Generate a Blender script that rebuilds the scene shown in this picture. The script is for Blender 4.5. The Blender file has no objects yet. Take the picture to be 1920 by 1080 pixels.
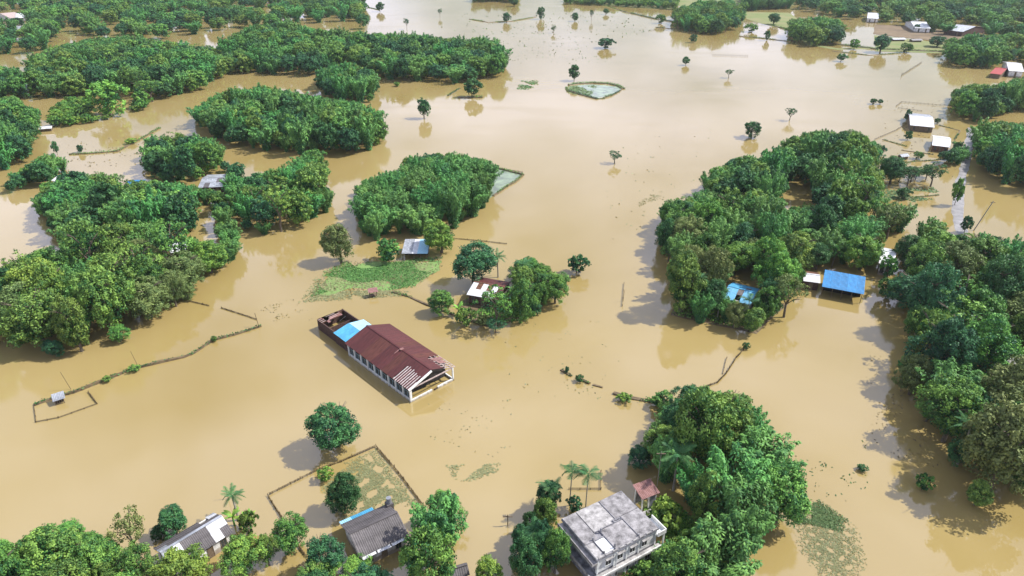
import bpy, math, random
import numpy as np
from mathutils import Vector, Matrix

# ------------------------------------------------------------------ camera
F, PITCH, H = 1300.0, math.radians(28.2), 80.0       # photograph: 1920 px wide
S_, C_ = math.sin(PITCH), math.cos(PITCH)
scene = bpy.context.scene
cam_d = bpy.data.cameras.new("camera")
cam_d.sensor_width = 36.0
cam_d.lens = F / 1920 * 36.0
cam_d.clip_start = 1.0
cam_d.clip_end = 30000
cam = bpy.data.objects.new("camera", cam_d)
cam.location = (0, 0, H)
cam.rotation_euler = (math.pi / 2 - PITCH, 0, 0)
scene.collection.objects.link(cam)
scene.camera = cam

# ------------------------------------------------------------------ light
SUN_DIR = Vector((0.93, 0.16, 0)).normalized()
SUN_EL = math.radians(50)
world = bpy.data.worlds.new("World")
scene.world = world
world.use_nodes = True
wn, wl = world.node_tree.nodes, world.node_tree.links
wn.clear()
w_out = wn.new("ShaderNodeOutputWorld")
w_bg = wn.new("ShaderNodeBackground")
w_bg.inputs["Strength"].default_value = 0.085
sky = wn.new("ShaderNodeTexSky")
sky.sky_type = 'NISHITA'
sky.sun_disc = False
sky.sun_elevation = SUN_EL
sky.sun_rotation = math.atan2(SUN_DIR.x, SUN_DIR.y)
sky.air_density = 1.0
sky.dust_density = 1.5
# broken white fair-weather cloud all round the sky
tc = wn.new("ShaderNodeTexCoord")
mp = wn.new("ShaderNodeMapping"); mp.inputs["Scale"].default_value = (1.0, 1.0, 2.6)
nz = wn.new("ShaderNodeTexNoise"); nz.inputs["Scale"].default_value = 2.6
nz.inputs["Detail"].default_value = 7; nz.inputs["Roughness"].default_value = 0.55
rp = wn.new("ShaderNodeValToRGB")
rp.color_ramp.elements[0].position = 0.38; rp.color_ramp.elements[1].position = 0.60
mx = wn.new("ShaderNodeMix"); mx.data_type = 'RGBA'
mx.inputs["B"].default_value = (9.8, 10.2, 13.2, 1)
wl.new(tc.outputs["Generated"], mp.inputs["Vector"]); wl.new(mp.outputs[0], nz.inputs["Vector"])
wl.new(nz.outputs["Fac"], rp.inputs["Fac"]); wl.new(rp.outputs["Color"], mx.inputs["Factor"])
wl.new(sky.outputs[0], mx.inputs["A"]); wl.new(mx.outputs["Result"], w_bg.inputs["Color"])
wl.new(w_bg.outputs[0], w_out.inputs[0])

sun_d = bpy.data.lights.new("sun", 'SUN')
sun_d.energy = 5.0
sun_d.angle = math.radians(0.5)
sun_d.color = (1.0, 0.95, 0.87)
sun = bpy.data.objects.new("sun", sun_d)
sdir = Vector((SUN_DIR.x * math.cos(SUN_EL), SUN_DIR.y * math.cos(SUN_EL), math.sin(SUN_EL)))
sun.rotation_euler = sdir.to_track_quat('Z', 'Y').to_euler()
sun.location = (200, 0, 300)
scene.collection.objects.link(sun)

vs = scene.view_settings
vs.view_transform = 'Standard'; vs.look = 'None'; vs.gamma = 1; vs.exposure = 0.56
vs.use_curve_mapping = False
scene.cycles.max_bounces = 6
scene.cycles.diffuse_bounces = 2
scene.cycles.glossy_bounces = 3
scene.cycles.transmission_bounces = 3
scene.cycles.volume_bounces = 1
scene.cycles.transparent_max_bounces = 4

rng = np.random.default_rng(11)
R = random.Random(5)
C = scene.collection

def at(px, py, z=0.0):
    """the place in the scene that the photograph shows at a pixel, at height z"""
    u = (px - 960) / F; v = (py - 540) / F
    t = (H - z) / (S_ + v * C_)
    return Vector((u * t, (C_ - v * S_) * t, z))

def proj(x, y, z):
    z = z - H
    d = y * C_ - z * S_
    up = y * S_ + z * C_
    return 960 + F * x / d, 540 - F * up / d

# ------------------------------------------------------------------ materials
MATS = {}
def nodes_of(name):
    m = bpy.data.materials.new(name); m.use_nodes = True
    n = m.node_tree.nodes; l = m.node_tree.links
    return m, n, l, n["Principled BSDF"]

def mat(name, col, rough=0.7, var=0.25, scale=3.0, spec=0.3, col2=None, objvar=0.0, bump=0.0, stretch=None, metal=0.0, tide=None):
    if name in MATS: return MATS[name]
    m, n, l, b = nodes_of(name)
    b.inputs["Roughness"].default_value = rough
    b.inputs["Specular IOR Level"].default_value = spec
    b.inputs["Metallic"].default_value = metal
    t = n.new("ShaderNodeTexCoord"); mpn = n.new("ShaderNodeMapping")
    if stretch: mpn.inputs["Scale"].default_value = stretch
    l.new(t.outputs["Object"], mpn.inputs[0])
    no = n.new("ShaderNodeTexNoise"); no.inputs["Scale"].default_value = scale; no.inputs["Detail"].default_value = 6
    no.inputs["Roughness"].default_value = 0.65
    l.new(mpn.outputs[0], no.inputs["Vector"])
    r = n.new("ShaderNodeValToRGB")
    c2 = col2 or tuple(c * (1 - var * 1.6) for c in col)
    r.color_ramp.elements[0].position = 0.33; r.color_ramp.elements[0].color = (*c2, 1)
    r.color_ramp.elements[1].position = 0.66; r.color_ramp.elements[1].color = (*col, 1)
    l.new(no.outputs["Fac"], r.inputs["Fac"])
    out = r.outputs["Color"]
    if objvar:
        oi = n.new("ShaderNodeObjectInfo"); hs = n.new("ShaderNodeHueSaturation")
        mr = n.new("ShaderNodeMapRange"); mr.inputs["To Min"].default_value = 1 - objvar; mr.inputs["To Max"].default_value = 1 + objvar
        l.new(oi.outputs["Random"], mr.inputs["Value"]); l.new(mr.outputs[0], hs.inputs["Value"])
        l.new(out, hs.inputs["Color"]); out = hs.outputs["Color"]
    if tide is not None:      # mud line left by the flood on walls
        sx = n.new("ShaderNodeSeparateXYZ"); l.new(t.outputs["Object"], sx.inputs[0])
        nt = n.new("ShaderNodeTexNoise"); nt.inputs["Scale"].default_value = 1.7; nt.inputs["Detail"].default_value = 4; l.new(t.outputs["Object"], nt.inputs["Vector"])
        ma = n.new("ShaderNodeMath"); ma.operation = 'MULTIPLY_ADD'; ma.inputs[1].default_value = -1.1
        l.new(nt.outputs["Fac"], ma.inputs[0]); l.new(sx.outputs["Z"], ma.inputs[2])
        mt = n.new("ShaderNodeMapRange"); mt.inputs["From Min"].default_value = tide-.75; mt.inputs["From Max"].default_value = tide-.25
        mt.inputs["To Min"].default_value = .8; mt.inputs["To Max"].default_value = 0
        l.new(ma.outputs[0], mt.inputs["Value"])
        mm_ = n.new("ShaderNodeMix"); mm_.data_type = 'RGBA'; mm_.inputs["B"].default_value = (0.17, 0.12, 0.065, 1)
        l.new(mt.outputs[0], mm_.inputs["Factor"]); l.new(out, mm_.inputs["A"]); out = mm_.outputs["Result"]
    l.new(out, b.inputs["Base Color"])
    if bump:
        bp = n.new("ShaderNodeBump"); bp.inputs["Strength"].default_value = bump; bp.inputs["Distance"].default_value = 0.05
        l.new(no.outputs["Fac"], bp.inputs["Height"]); l.new(bp.outputs[0], b.inputs["Normal"])
    MATS[name] = m
    return m

def leaf_mat(name, young, old_shade, transl=0.16, rough=0.55, objvar=0.20, huevar=0.025, spec=0.2):
    """foliage: young / old leaf colour by the leaf's own age value (random tone plus painted crown shade), each plant a little different"""
    m, n, l, b = nodes_of(name)
    at_ = n.new("ShaderNodeAttribute"); at_.attribute_name = "age_shade"
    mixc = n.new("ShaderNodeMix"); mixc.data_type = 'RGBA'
    mixc.inputs["A"].default_value = (*young, 1); mixc.inputs["B"].default_value = (*old_shade, 1)
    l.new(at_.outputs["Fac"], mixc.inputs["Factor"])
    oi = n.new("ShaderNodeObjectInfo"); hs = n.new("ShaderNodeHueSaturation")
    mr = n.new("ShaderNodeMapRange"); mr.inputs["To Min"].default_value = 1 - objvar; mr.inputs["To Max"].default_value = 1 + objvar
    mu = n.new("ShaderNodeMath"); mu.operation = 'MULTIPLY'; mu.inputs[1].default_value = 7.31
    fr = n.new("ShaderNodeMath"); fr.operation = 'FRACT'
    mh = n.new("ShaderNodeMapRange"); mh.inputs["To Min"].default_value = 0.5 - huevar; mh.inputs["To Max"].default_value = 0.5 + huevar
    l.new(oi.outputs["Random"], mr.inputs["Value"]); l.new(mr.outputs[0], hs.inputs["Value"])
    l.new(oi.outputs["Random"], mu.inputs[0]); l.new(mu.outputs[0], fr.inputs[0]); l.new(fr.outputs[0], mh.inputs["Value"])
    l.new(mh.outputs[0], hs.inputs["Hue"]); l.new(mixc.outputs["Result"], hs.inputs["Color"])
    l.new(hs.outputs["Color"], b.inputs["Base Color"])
    b.inputs["Roughness"].default_value = rough
    b.inputs["Specular IOR Level"].default_value = spec
    tr = n.new("ShaderNodeBsdfTranslucent"); ms = n.new("ShaderNodeMixShader"); ms.inputs[0].default_value = transl
    l.new(hs.outputs["Color"], tr.inputs["Color"])
    l.new(b.outputs[0], ms.inputs[1]); l.new(tr.outputs[0], ms.inputs[2])
    l.new(ms.outputs[0], n["Material Output"].inputs["Surface"])
    MATS[name] = m
    return m

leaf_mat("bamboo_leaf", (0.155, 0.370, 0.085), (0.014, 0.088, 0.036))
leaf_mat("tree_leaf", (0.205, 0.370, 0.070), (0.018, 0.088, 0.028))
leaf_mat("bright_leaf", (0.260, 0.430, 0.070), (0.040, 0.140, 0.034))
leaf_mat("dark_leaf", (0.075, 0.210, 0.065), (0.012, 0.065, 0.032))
leaf_mat("palm_leaf", (0.05, 0.15, 0.045), (0.02, 0.07, 0.03), transl=0.08)
leaf_mat("olive_leaf", (0.220, 0.270, 0.085), (0.080, 0.125, 0.040))
leaf_mat("dry_leaf", (0.230, 0.190, 0.100), (0.110, 0.085, 0.050))
leaf_mat("hyacinth_leaf", (0.16, 0.26, 0.10), (0.06, 0.13, 0.05), objvar=0.05)
leaf_mat("drowned_leaf", (0.24, 0.24, 0.115), (0.15, 0.165, 0.08), transl=0.1, objvar=0.05)
leaf_mat("grass_blade", (0.16, 0.30, 0.08), (0.06, 0.16, 0.04), objvar=0.05)

bark = mat("bark", (0.16, 0.13, 0.10), 0.9, 0.4, 4.0)
pale_bark = mat("pale_bark", (0.36, 0.33, 0.28), 0.9, 0.3, 5.0)
culm_m = mat("bamboo_culm", (0.17, 0.20, 0.07), 0.6, 0.4, 3.0)
mud = mat("wet_mud", (0.17, 0.125, 0.07), 0.55, 0.4, 0.8)
sand = mat("pale_silt", (0.30, 0.23, 0.12), 0.8, 0.15, 0.8)
bamboo_dry = mat("weathered_bamboo", (0.17, 0.125, 0.065), 0.85, 0.5, 4.0)
redroof = mat("maroon_painted_iron", (0.100, 0.026, 0.026), 0.55, 0.38, 1.1, 0.3, objvar=0.14, stretch=(2.2, .35, .4))
whitepaint = mat("weathered_white_paint", (0.78, 0.80, 0.79), 0.7, 0.22, 1.6, tide=.25)
limewash = mat("stained_limewash", (0.80, 0.80, 0.79), 0.85, 0.32, 1.0, bump=0.3, tide=.75)
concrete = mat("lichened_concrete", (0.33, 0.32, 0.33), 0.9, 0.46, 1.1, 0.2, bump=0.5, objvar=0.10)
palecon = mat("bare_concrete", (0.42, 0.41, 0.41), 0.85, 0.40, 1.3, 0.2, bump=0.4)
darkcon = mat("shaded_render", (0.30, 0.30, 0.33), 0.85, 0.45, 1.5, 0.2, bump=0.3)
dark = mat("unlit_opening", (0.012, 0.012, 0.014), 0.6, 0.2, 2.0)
glass_dark = mat("dusty_window_glass", (0.03, 0.045, 0.055), 0.15, 0.2, 2.0, 0.5)
blueroof = mat("blue_sheet", (0.02, 0.20, 0.47), 0.5, 0.28, 0.6, 0.4, objvar=0.12)
skyblue = mat("sky_blue_sheet", (0.08, 0.36, 0.60), 0.5, 0.26, 0.6, 0.4, objvar=0.08)
paleblue = mat("pale_blue_sheet", (0.30, 0.55, 0.70), 0.45, 0.12, 0.8, 0.4, objvar=0.04)
tin = mat("galvanised_iron", (0.45, 0.48, 0.53), 0.4, 0.40, 0.7, 0.5, objvar=0.10, metal=0.3)
whitetin = mat("new_pale_iron", (0.66, 0.68, 0.71), 0.45, 0.25, 0.7, 0.5, objvar=0.04)
greytin = mat("old_grey_iron", (0.125, 0.115, 0.120), 0.6, 0.35, 0.7, 0.3, objvar=0.14, stretch=(.5, 1.6, 1))
rust = mat("rusted_iron", (0.20, 0.10, 0.065), 0.85, 0.4, 1.5, 0.2, objvar=0.2)
pinktin = mat("faded_red_iron", (0.27, 0.15, 0.145), 0.7, 0.3, 1.5, 0.3, objvar=0.2, col2=(0.15, 0.07, 0.06))
brick_m = mat("damp_brick", (0.10, 0.058, 0.05), 0.9, 0.4, 2.5)
wood = mat("old_timber", (0.20, 0.15, 0.10), 0.85, 0.4, 3.0)
palewood = mat("pale_timber", (0.52, 0.42, 0.40), 0.8, 0.3, 3.0)
redpaint = mat("bright_red_sheet", (0.32, 0.04, 0.04), 0.6, 0.15, 1.0)
roadmat = mat("flooded_silty_road", (0.30, 0.29, 0.29), 0.35, 0.3, 0.5)
field = mat("wet_grass_field", (0.12, 0.17, 0.05), 0.9, 0.4, 0.05, col2=(0.20, 0.19, 0.09))
lawn = mat("flood_lawn", (0.130, 0.250, 0.065), 0.9, .3, 0.12, col2=(0.165, 0.215, 0.080))
redsoil = mat("bare_red_soil", (0.19, 0.14, 0.085), 0.9, 0.3, 0.05)

# flood water: silt-laden, so a solid body colour under a clear reflecting surface
m, n, l, b = nodes_of("silty_flood_water")
b.inputs["Roughness"].default_value = 0.045
b.inputs["IOR"].default_value = 1.80
tcn = n.new("ShaderNodeTexCoord")
n1 = n.new("ShaderNodeTexNoise"); n1.inputs["Scale"].default_value = 0.011; n1.inputs["Detail"].default_value = 5; n1.inputs["Distortion"].default_value = 1.2
mpw = n.new("ShaderNodeMapping"); mpw.inputs["Scale"].default_value = (1.0, 0.6, 1)
l.new(tcn.outputs["Object"], mpw.inputs[0]); l.new(mpw.outputs[0], n1.inputs["Vector"])
r1 = n.new("ShaderNodeValToRGB")
r1.color_ramp.elements[0].position = 0.30; r1.color_ramp.elements[0].color = (0.250, 0.186, 0.064, 1)
r1.color_ramp.elements[1].position = 0.72; r1.color_ramp.elements[1].color = (0.318, 0.247, 0.110, 1)
l.new(n1.outputs["Fac"], r1.inputs["Fac"]); l.new(r1.outputs["Color"], b.inputs["Base Color"])
n2 = n.new("ShaderNodeTexNoise"); n2.inputs["Scale"].default_value = 0.9; n2.inputs["Detail"].default_value = 3
mp2 = n.new("ShaderNodeMapping"); mp2.inputs["Scale"].default_value = (1.0, 2.2, 1)
l.new(tcn.outputs["Object"], mp2.inputs[0]); l.new(mp2.outputs[0], n2.inputs["Vector"])
bpn = n.new("ShaderNodeBump"); bpn.inputs["Strength"].default_value = 0.04; bpn.inputs["Distance"].default_value = 0.06
l.new(n2.outputs["Fac"], bpn.inputs["Height"]); l.new(bpn.outputs[0], b.inputs["Normal"])
n3 = n.new("ShaderNodeTexNoise"); n3.inputs["Scale"].default_value = 0.03; n3.inputs["Detail"].default_value = 4
mp3 = n.new("ShaderNodeMapping"); mp3.inputs["Scale"].default_value = (1.0, 2.5, 1); mp3.inputs["Rotation"].default_value = (0, 0, .4)
l.new(tcn.outputs["Object"], mp3.inputs[0]); l.new(mp3.outputs[0], n3.inputs["Vector"])
mr3 = n.new("ShaderNodeMapRange"); mr3.inputs["From Min"].default_value = .42; mr3.inputs["From Max"].default_value = .68
mr3.inputs["To Min"].default_value = .04; mr3.inputs["To Max"].default_value = .14
l.new(n3.outputs["Fac"], mr3.inputs["Value"]); l.new(mr3.outputs[0], b.inputs["Roughness"])
MATS["water"] = m

# algae-covered pond water
m, n, l, b = nodes_of("algae_water")
b.inputs["Roughness"].default_value = 0.12
no = n.new("ShaderNodeTexNoise"); no.inputs["Scale"].default_value = 0.25; no.inputs["Detail"].default_value = 5
tcn = n.new("ShaderNodeTexCoord"); l.new(tcn.outputs["Object"], no.inputs["Vector"])
rr = n.new("ShaderNodeValToRGB"); rr.color_ramp.elements[0].position = .35; rr.color_ramp.elements[1].position = .65
rr.color_ramp.elements[0].color = (0.13, 0.16, 0.12, 1); rr.color_ramp.elements[1].color = (0.24, 0.31, 0.20, 1)
l.new(no.outputs["Fac"], rr.inputs["Fac"]); l.new(rr.outputs["Color"], b.inputs["Base Color"])
MATS["algae"] = m

# ------------------------------------------------------------------ object helpers
def tag(o, label=None, cat=None, group=None, kind=None):
    if label: o["label"] = label
    if cat: o["category"] = cat
    if group: o["group"] = group
    if kind: o["kind"] = kind
    return o

def link(name, me, parent=None, loc=None, rot=None):
    o = bpy.data.objects.new(name, me); C.objects.link(o)
    if parent is not None: o.parent = parent
    if loc is not None: o.location = loc
    if rot is not None: o.rotation_euler = rot
    return o

def empty(name, loc, rz=0.0):
    o = link(name, None, None, loc, (0, 0, rz)); o.empty_display_size = 1
    return o

def mesh_np(name, V, Fq, material=None, age_shade=None, smooth=False):
    """V (n,3), Fq (m,k) all faces with k corners"""
    me = bpy.data.meshes.new(name)
    V = np.asarray(V, dtype=np.float32); Fq = np.asarray(Fq, dtype=np.int32)
    k = Fq.shape[1]; nf = len(Fq)
    me.vertices.add(len(V)); me.vertices.foreach_set("co", V.ravel())
    me.loops.add(nf * k); me.loops.foreach_set("vertex_index", Fq.ravel())
    me.polygons.add(nf)
    me.polygons.foreach_set("loop_start", np.arange(0, nf * k, k, dtype=np.int32))
    me.polygons.foreach_set("loop_total", np.full(nf, k, dtype=np.int32))
    if age_shade is not None:
        a = me.attributes.new("age_shade", 'FLOAT', 'FACE'); a.data.foreach_set("value", np.asarray(age_shade, dtype=np.float32))
    me.update(calc_edges=True); me.validate()
    if material: me.materials.append(material)
    if smooth: me.polygons.foreach_set("use_smooth", np.ones(nf, dtype=bool))
    return me

class MB:
    """collects boxes, tubes and polygons into one mesh"""
    def __init__(s): s.v = []; s.f = []
    def add(s, v, f):
        k = len(s.v); s.v += [tuple(p) for p in v]; s.f += [tuple(i + k for i in q) for q in f]; return s
    def box(s, x0, x1, y0, y1, z0, z1):
        return s.add([(x0,y0,z0),(x1,y0,z0),(x1,y1,z0),(x0,y1,z0),(x0,y0,z1),(x1,y0,z1),(x1,y1,z1),(x0,y1,z1)],
                     [(0,3,2,1),(4,5,6,7),(0,1,5,4),(1,2,6,5),(2,3,7,6),(3,0,4,7)])
    def hexa(s, p):       # eight corners: four below, four above
        return s.add(p, [(0,3,2,1),(4,5,6,7),(0,1,5,4),(1,2,6,5),(2,3,7,6),(3,0,4,7)])
    def bar(s, a, b, w, h):   # straight beam between two points
        a = Vector(a); b = Vector(b); d = (b - a).normalized()
        up = Vector((0, 0, 1)) if abs(d.z) < .9 else Vector((1, 0, 0))
        x = d.cross(up).normalized() * w / 2; y = x.cross(d).normalized() * h / 2
        return s.hexa([a-x-y, a+x-y, b+x-y, b-x-y, a-x+y, a+x+y, b+x+y, b-x+y])
    def tube(s, pts, rad, n=6):
        pts = [Vector(p) for p in pts]; vs_ = []; fs = []
        for i, p in enumerate(pts):
            d = (pts[min(i+1, len(pts)-1)] - pts[max(i-1, 0)]).normalized()
            up = Vector((0, 0, 1)) if abs(d.z) < .9 else Vector((1, 0, 0))
            x = d.cross(up).normalized(); y = x.cross(d)
            for k in range(n):
                a = 2 * math.pi * k / n
                vs_.append(p + (x * math.cos(a) + y * math.sin(a)) * rad[i])
        for i in range(len(pts) - 1):
            for k in range(n):
                fs.append((i*n+k, i*n+(k+1) % n, (i+1)*n+(k+1) % n, (i+1)*n+k))
        fs.append(tuple(range((len(pts)-1)*n, len(pts)*n)))
        return s.add(vs_, fs)
    def mesh(s, name, material=None):
        me = bpy.data.meshes.new(name); me.from_pydata(s.v, [], s.f); me.update()
        if material: me.materials.append(material)
        return me
    def build(s, name, material, parent=None, loc=None, rot=None):
        return link(name, s.mesh(name, material), parent, loc, rot)

# ------------------------------------------------------------------ foliage geometry
def unit(a): return a / np.maximum(np.linalg.norm(a, axis=1, keepdims=True), 1e-6)

def leaf_quads(P, N, size, aspect=0.55, D=None, g=rng):
    """diamond leaves at P facing N; D = pointing direction (random if None)"""
    n_ = len(P)
    if D is None: D = g.normal(size=(n_, 3))
    N = unit(N); T = D - (D * N).sum(1, keepdims=True) * N; T = unit(T); B = np.cross(N, T)
    s = np.asarray(size).reshape(-1, 1) * np.ones((n_, 1)); w = s * aspect
    V = np.stack([P - T*s*.5, P + B*w*.5 + T*s*.05, P + T*s*.5, P - B*w*.5 + T*s*.05], 1).reshape(-1, 3)
    Fq = np.arange(n_*4).reshape(-1, 4)
    return V, Fq

def sph(n_, g):
    return unit(g.normal(size=(n_, 3)))

def crown_broad(seed, r=4.5, h=10.0, lobes=9, ncl=150, nlf=48, lsize=.42, flat=1.0, low=.16, open_=0.0):
    """leaf clusters carried on the lobes of a rounded crown"""
    g = np.random.default_rng(seed)
    z0, z1 = h*low, h
    cz, hz = (z0+z1)/2, (z1-z0)/2
    L = sph(lobes, g) * (g.random((lobes, 1))**.5) * .58
    L[:, 2] = L[:, 2] * .95 + .05; L[0] = (0, 0, .3)
    Lr = g.uniform(.28, .56, lobes)
    cl = []
    per = int(ncl*2.0/lobes)
    for c, rr_ in zip(L, Lr):
        d = sph(per, g); d[:, 2] = np.abs(d[:, 2]) * np.where(g.random(per) < .68, 1, -1)
        p = c + d*rr_*g.uniform(.82, 1.22, (per, 1))
        cl.append(np.hstack([p, d]))
    cl = np.vstack(cl)
    inside = np.zeros(len(cl), bool)
    for c, rr_ in zip(L, Lr):
        inside |= np.linalg.norm(cl[:, :3]-c, axis=1) < rr_*.78
    cl = cl[~inside]
    g.shuffle(cl); cl = cl[:ncl]
    if open_: cl = cl[g.random(len(cl)) > open_]
    m_ = len(cl)
    cr = g.uniform(.11, .24, m_)
    k = nlf
    d = sph(m_*k, g)
    out = np.repeat(cl[:, 3:], k, 0)
    d = unit(d + out*.5 + np.array([0, 0, .35]))
    P = np.repeat(cl[:, :3], k, 0) + d*np.repeat(cr, k)[:, None]*g.uniform(.45, 1.1, (m_*k, 1))
    N = unit(d + g.normal(size=d.shape)*.45)
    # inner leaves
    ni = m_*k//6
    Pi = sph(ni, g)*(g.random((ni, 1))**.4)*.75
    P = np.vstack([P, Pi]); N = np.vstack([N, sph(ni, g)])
    age_shade = np.hstack([np.repeat(g.uniform(.15, .85, m_), k) + g.normal(size=m_*k)*.18, np.full(ni, 1.0)])  # inner leaves all take the darkest tone: crown shade put into the colour
    P = P*np.array([r, r, hz*flat]) + np.array([0, 0, cz])
    P[:, 2] = np.maximum(P[:, 2], .15)
    V, Fq = leaf_quads(P, N, lsize*g.uniform(.7, 1.3, len(P)), .62, g=g)
    return V, Fq, np.clip(age_shade, 0, 1)

def crown_bamboo(seed, r=5.2, h=13.0, nc=36, nl=210, lsize=.62):
    """drooping feather plumes at the end of arching culms"""
    g = np.random.default_rng(seed)
    Ps, Ns, Ds, As = [], [], [], []
    culms = []
    for i in range(nc):
        az = g.uniform(0, 2*math.pi); o = math.sqrt(g.uniform(.0, 1))
        hh = h*g.uniform(.80, 1.0)*(1 - .30*o*o); rr_ = r*o*.9
        b = np.array([math.cos(az), math.sin(az), 0.0]); base = b*g.uniform(.1, 1.2)
        T = np.linspace(0, 1, 10)
        pts = base + np.outer(T**1.6*rr_, b) + np.outer(hh*(T*1.24 - .24*T**4), [0, 0, 1])
        culms.append(pts)
        t = np.where(g.random(nl) < .75, g.uniform(.38, 1.04, nl), g.uniform(.03, .5, nl))
        x = np.clip(t, 0, 1)*9; j = np.minimum(x.astype(int), 8); fr = (x-j)[:, None]
        c = pts[j]*(1-fr) + pts[j+1]*fr
        rad = np.interp(t, [0, .25, .55, .85, 1.04], [.9, 1.0, 1.2, .95, .25])*g.uniform(.7, 1.15)
        d = sph(nl, g); d = unit(d + b*.35)
        c = c + d*(rad*g.uniform(.5, 1.1, nl))[:, None]
        c[:, 2] -= rad*.35*g.random(nl)
        Ps.append(c); Ns.append(unit(d + np.array([0, 0, .75]) + g.normal(size=d.shape)*.35))
        Ds.append(unit(d*np.array([1, 1, .2]) + np.array([0, 0, -.75])))
        As.append(np.clip(g.uniform(.1, .7) + g.normal(size=nl)*.2 + (t < .42)*.3, 0, 1))  # lower leaves darkened: shade under the plumes is painted in, rest random
    P = np.vstack(Ps); N = np.vstack(Ns); D = np.vstack(Ds); A = np.hstack(As)
    P[:, 2] = np.maximum(P[:, 2], .12)
    V, Fq = leaf_quads(P, N, lsize*g.uniform(.7, 1.3, len(P)), .42, D, g=g)
    return V, Fq, A, culms

def trunk_mesh(seed, h, r, material, name="trunk", limbs=6, thick=.03):
    g = R.__class__(seed); mb = MB()
    top = h*.62
    pts = [(0, 0, -1.0)] + [(g.uniform(-.15, .15)*k, g.uniform(-.15, .15)*k, top*k/4) for k in range(1, 5)]
    r0 = h*thick
    mb.tube(pts, [r0*1.25, r0, r0*.85, r0*.7, r0*.45], 7)
    for i in range(limbs):
        a = i*2*math.pi/limbs + g.uniform(-.4, .4); k = g.randint(1, 3)
        s = Vector(pts[k+1]); e = Vector((math.cos(a)*r*.68, math.sin(a)*r*.68, min(h*.9, s.z + h*g.uniform(.18, .34))))
        mid = s.lerp(e, .5) + Vector((0, 0, h*.04))
        mb.tube([s, mid, e], [r0*.5, r0*.34, r0*.12], 5)
        for q in range(2):
            e2 = mid + Vector((math.cos(a+g.uniform(-1, 1)), math.sin(a+g.uniform(-1, 1)), g.uniform(.3, .8)))*r*.35
            mb.tube([mid, e2], [r0*.22, r0*.07], 4)
    return mb.mesh(name, material)

# prototypes: dict kind -> list of (h, r, [(part, mesh), ...])
PROTO = {}
def proto_broad(kind, n_, seed, r, h, near=True, **kw):
    out = []
    for i in range(n_):
        V, Fq, A = crown_broad(seed+i, r, h, **kw)
        cm = mesh_np("crown", V, Fq, MATS["tree_leaf"], A)
        out.append((h, r, [("trunk", trunk_mesh(seed+i, h, r, bark, limbs=6 if near else 3)), ("crown", cm)]))
    PROTO[kind] = out
proto_broad("broad", 6, 100, 4.6, 10.5, lobes=12, ncl=165, nlf=74, lsize=.36, low=.03)
proto_broad("lone", 2, 160, 4.6, 10.5, lobes=10, ncl=160, nlf=66, lsize=.36, low=.1)
proto_broad("broad_far", 4, 200, 4.6, 10.5, near=False, lobes=10, ncl=110, nlf=32, lsize=.62, low=.03)
proto_broad("shrub", 3, 300, 1.7, 2.6, near=False, lobes=6, ncl=45, nlf=24, lsize=.34, low=.02)
proto_broad("sparse", 3, 330, 3.6, 7.5, lobes=8, ncl=80, nlf=26, lsize=.36, open_=.25, low=.35)
def proto_bamboo(kind, n_, seed, nc, nl, ls, near=True):
    out = []
    for i in range(n_):
        V, Fq, A, culms = crown_bamboo(seed+i, nc=nc, nl=nl, lsize=ls)
        cm = mesh_np("foliage", V, Fq, MATS["bamboo_leaf"], A)
        mb = MB()
        for c in (culms if near else culms[::4]):
            c = c.copy(); c[0, 2] = -1.0
            mb.tube([tuple(p) for p in c[::3]], [.07, .06, .045, .02], 4 if near else 3)
        out.append((13.0, 5.2, [("culms", mb.mesh("culms", culm_m)), ("foliage", cm)]))
    PROTO[kind] = out
proto_bamboo("bamboo", 5, 400, 38, 290, .55)
proto_bamboo("bamboo_far", 3, 500, 28, 120, .85, near=False)

# fronds and palms
def frond_mesh(L, nleaf, wl_, droop, material, seed=0):
    g = np.random.default_rng(seed)
    T = np.linspace(0, 1, 9)
    pts = np.stack([L*(T - .12*T**2), np.zeros(9), L*(.42*T - droop*T**2)], 1)
    mb = MB(); mb.tube([tuple(p) for p in pts[::2]], [.05*L/3, .04*L/3, .03*L/3, .02*L/3, .01], 4)
    t = np.repeat(np.linspace(.14, 1, nleaf), 2); side = np.tile([1, -1], nleaf)
    x = t*8; j = np.minimum(x.astype(int), 7); fr = (x-j)[:, None]
    P = pts[j]*(1-fr) + pts[j+1]*fr
    wl_ = wl_*.8; ll = wl_*np.sin(np.clip(t*.92+.08, 0, 1)*math.pi)**.6*g.uniform(.85, 1.1, len(t)) + .1
    D = np.stack([.55*np.ones_like(t), side*1.0, -.35+g.normal(size=len(t))*.12], 1); D = unit(D)
    Vs = []
    wd = .03*L/3 + .02
    for p, d, q in zip(P, D, ll):
        s = np.array([1, 0, .1])*wd
        Vs += [p-s, p+s, p+d*q*.6+s*.9, p+d*q]
    k = len(mb.v)
    mb.v += [tuple(v) for v in Vs]; mb.f += [tuple(k+4*i+c for c in range(4)) for i in range(len(t))]
    me = mb.mesh("frond", material)
    a = me.attributes.new("age_shade", 'FLOAT', 'FACE'); a.data.foreach_set("value", np.clip(g.normal(size=len(me.polygons))*.2+.35, 0, 1).astype(np.float32))
    return me
FROND_C = [frond_mesh(3.4, 19, .8, d, MATS["dark_leaf"], i) for i, d in enumerate((.25, .55, .9))]
FROND_A = [frond_mesh(2.1, 15, .7, d, MATS["palm_leaf"], 5+i) for i, d in enumerate((.15, .5, .95))]
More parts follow.
